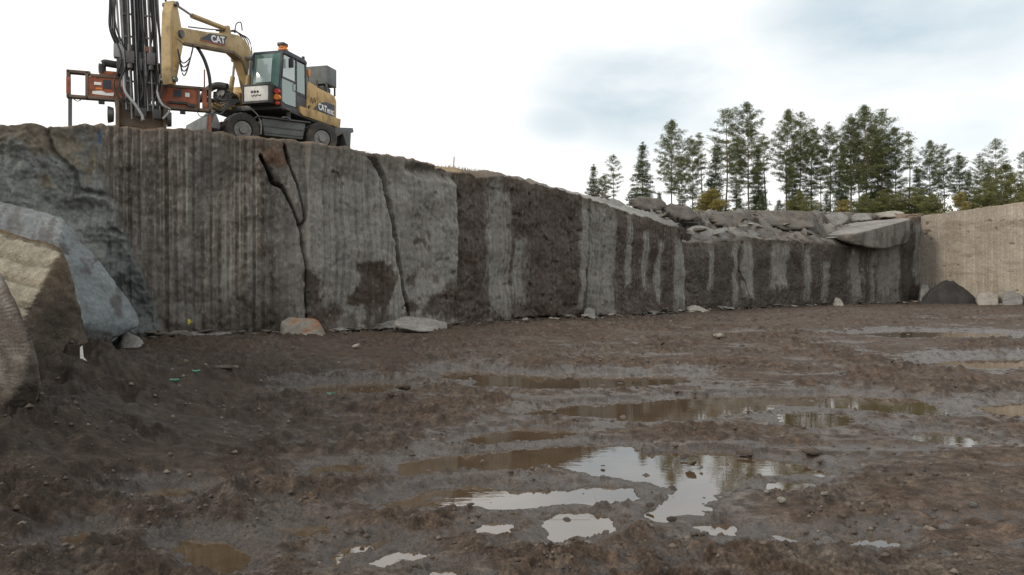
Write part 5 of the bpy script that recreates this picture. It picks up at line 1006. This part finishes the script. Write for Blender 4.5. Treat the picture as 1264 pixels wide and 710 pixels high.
#  px, top y, distance, kind, width factor, label
TREES = [
 (731, 203, 74, 's1', .9, 'small spruce at the left end of the tree row, leftmost of all'), (743, 214, 78, 'p2', .8, 'lowest little pine between the leftmost spruce and the slim pine'), (757, 191, 75, 'p3', .8, 'small slim pine second from the left end, standing against white sky'),
 (791, 176, 72, 's1', 1.0, 'dense cone shaped spruce standing apart left of the taller pines'), (829, 149, 70, 'p4', .8, 'tall full pine, first tall tree from the left'), (842, 190, 76, 'p2', .8, 'lower pine filling in just right of the first tall pine'), (856, 168, 74, 'p2', .75, 'medium pine right of the first tall pine'),
 (867, 164, 78, 'n', 1.0, 'thin nearly bare pine beside the yellow bush'), (882, 176, 76, 's2', 1.0, 'light green tree directly above the yellow bush'), (896, 134, 70, 'p3', 1.0, 'tall pine with a bare reddish trunk and flat tuft on top'), (925, 127, 71, 'p4', .8, 'tallest tree of the left half, full pine next to the bare trunked one'),
 (908, 172, 78, 'p2', .8, 'shorter pine between the bare trunked pine and the tallest of the left half'), (936, 180, 74, 's1', .8, 'dark spruce under the tallest pine of the left half'), (946, 165, 80, 'n', 1.1, 'slim sparse pine in the gap right of the tallest of the left half'), (970, 136, 72, 'p4', .75, 'full pine left one of the close pair in the middle'), (987, 138, 73, 'p1', .75, 'full pine right one of the close pair in the middle'),
 (978, 190, 76, 's2', .9, 'yellowish green spruce low between the close pair'), (1000, 155, 76, 'p2', .9, 'shoulder high pine just right of the close pair'), (1013, 180, 80, 'p3', .8, 'small pine in the gap before the slender one'), (1026, 151, 73, 'p2', .75, 'slender pine standing alone in the middle gap'),
 (1039, 176, 80, 's1', .8, 'low spruce left of the densest clump'), (1050, 140, 71, 'p2', .9, 'left pine of the densest clump'), (1070, 129, 70, 'p4', .9, 'highest pine of the whole row, in the densest clump'), (1061, 165, 76, 'p1', .8, 'dark pine half hidden behind the left of the densest clump'), (1088, 135, 71, 'p1', .9, 'wide pine right of the highest one'), (1083, 168, 74, 's1', 1.1, 'dark spruce filling the middle of the densest clump'),
 (1107, 157, 71, 'p4', .8, 'broad dark pine at the right of the densest clump'), (1122, 163, 79, 'n', 1.0, 'sparse crooked pine poking out right of the densest clump'), (1147, 173, 73, 'p4', .72, 'full pine at the left of the right group'), (1134, 205, 76, 's2', 1.0, 'low spruce in the hollow between the clump and the right group'), (1166, 178, 74, 'p1', .75, 'round topped pine second in the right group'),
 (1185, 188, 75, 'p2', .9, 'smaller pine above the start of the beige wall'), (1209, 190, 73, 'p1', .7, 'loose pine above the beige wall'), (1230, 171, 74, 'p3', .95, 'tall thin pine above the beige wall'), (1263, 187, 72, 'p3', .7, 'pine cut by the right edge of the picture'),
 (1196, 210, 78, 's2', .9, 'low spruce between the two small pines above the beige wall'), (1222, 205, 80, 's2', 1.0, 'low spruce behind the tall thin pine'),
 (880, 232, 69, 'y', 1.2, 'brightest yellow autumn birch at the back of the ledge'), (869, 240, 70, 'y', .9, 'low yellow birch left of the brightest one'), (1098, 234, 68, 'o', 1.2, 'olive green willow bush left of the corner'), (1122, 232, 69, 'o', 1.3, 'broad willow bush over the corner of the walls'), (1150, 240, 66, 'o', 1.0, 'low willow bush above the left end of the beige wall'),
 (1244, 204, 68, 'o', 1.0, 'big round green willow near the right edge'), (1218, 226, 67, 'o', 1.0, 'round willow left of the biggest one'), (960, 246, 66, 's2', .8, 'tiny spruce below the close pair of pines'), (1000, 243, 67, 'o', .9, 'small willow bush in the middle below the shoulder high pine'), (1040, 246, 65, 'y', .8, 'dull yellow bush under the slender pine'), (940, 240, 68, 's2', 1.0, 'young spruce under the left tall pines'), (912, 243, 68, 's2', 1.1, 'young spruce right of the yellow birch'), (1070, 240, 67, 'o', 1.0, 'olive bush under the highest pine'),
 (1186, 236, 67, 'y', .8, 'orange bush above the beige wall'), (1262, 232, 66, 'o', .9, 'willow bush cut by the right edge'), (815, 236, 68, 's2', .8, 'young spruce at the foot of the first tall pine'), (1020, 238, 70, 's2', 1.0, 'young spruce under the gap in the middle'), (985, 236, 70, 'o', .9, 'leafy bush under the close pair of pines')]
for i, (px, ty, Y, k, wf, lab) in enumerate(TREES):
    src, H0 = PROT[k]; t = copy_tree(src) if k in tused else src; tused.add(k)
    base = 6.0; h = CAM_H+(HOR-ty)/FPX*Y-base; s = max(.12, h/H0); t.location = ((px-CXP)/FPX*Y, Y, base-.05); ww = wf if k not in 'yo' else wf*.85*(2.0/max(s*2, .9))**.6
    t.scale = (max(s, .5)*wf*1.0 if k not in 'yo' else s*ww*1.0, max(s, .5)*wf if k not in 'yo' else s*ww*1.0, s); t.rotation_euler[2] = i*1.93
    tag(t, lab, 'bush' if 'bush' in lab or 'willow' in lab else 'tree', 'pines on the plateau' if k in ('p1', 'p2', 'p3', 'p4', 'n') else 'spruces on the plateau' if k[0] == 's' else 'leafy bushes on the plateau')
    if k in ('s2',) and ('bush' in lab): t.name = 'spruce_tree'
# a distant mass of wood closing the gaps low down
def thicket():
    g_ = np.random.RandomState(77); n = 30000; X = g_.uniform(10, 62, n); Y = 84+g_.rand(n)*10-(X-10)*.12; top = 6.0+1.2+2.6*(.5+fbm(X*.35, Y*.1, 5, 4)); Z = 5.9+(top-5.9)*g_.rand(n)**.7
    a = g_.normal(size=(n, 3)); a /= np.linalg.norm(a, axis=1)[:, None]; b = np.cross(a, g_.normal(size=(n, 3))); b /= np.linalg.norm(b, axis=1)[:, None]; ln = .3; P = np.stack([X, Y, Z], 1)
    V = np.stack([P-a*ln*.5-b*.06, P-a*ln*.5+b*.06, P+a*ln*.5+b*.05, P+a*ln*.5-b*.05], 1).reshape(-1, 3); tone = np.repeat(.6+.7*g_.rand(n), 4)
    yl = np.repeat(sstep(.2, .5, fbm(X*.25, Y*.2, 9, 2)), 4); tint = np.stack([tone*(1+1.2*yl), tone*(1+.6*yl), tone], 1)
    o = np_mesh('undergrowth', V, np.arange(n*4).reshape(-1, 4), NEEDLE, smooth=False, attrs={'tint': tint}); tag(o, 'low tangled undergrowth between and behind the trees', kind='stuff')
thicket()
# dry grass and twigs on the rim
def grass():
    g_ = np.random.RandomState(9); V = []; n = 2200
    pxs = np.concatenate([g_.uniform(580, 860, 1500), g_.uniform(440, 600, 300), g_.uniform(1148, 1290, 400)])
    for px in pxs:
        if px < 1148:
            s = float(px2s(px)); bk = float(np.interp(s, WS, W_[:, 3])); p = wallpos(s); f = bk+g_.uniform(-.1, .7); p.x += float(np.interp(s, WS, BX))*f; p.y += float(np.interp(s, WS, BY))*f; p.z = float(np.interp(s, WS, WZB))+.02
        else:
            q = g_.uniform(0, 8); p = Vector((*(A_+D_*q-n_*g_.uniform(.1, .5)), 6.15+.45*q/7))
        h = g_.uniform(.05, .17)*(1 if g_.rand() < .93 else 1.8); a = g_.uniform(0, 6.28); w_ = .012; dx, dy = math.cos(a)*w_, math.sin(a)*w_; l = g_.normal(size=2)*.3*h
        V += [(p.x-dx, p.y-dy, p.z-.05), (p.x+dx, p.y+dy, p.z-.05), (p.x+l[0], p.y+l[1], p.z+h)]
    F = np.arange(len(V)).reshape(-1, 3); c = np.repeat(np.array([[.2, .16, .07]])*(1+.5*g_.rand(len(F), 1)), 3, 0)
    o = np_mesh('dry_grass', V, F, None, smooth=False, attrs={'tint': c}); m = MT('dry_grass'); o.data.materials.append(m.set(col=m.attr('tint'), rough=.9)); tag(o, 'dry grass along the rim of the wall', kind='stuff')
grass()
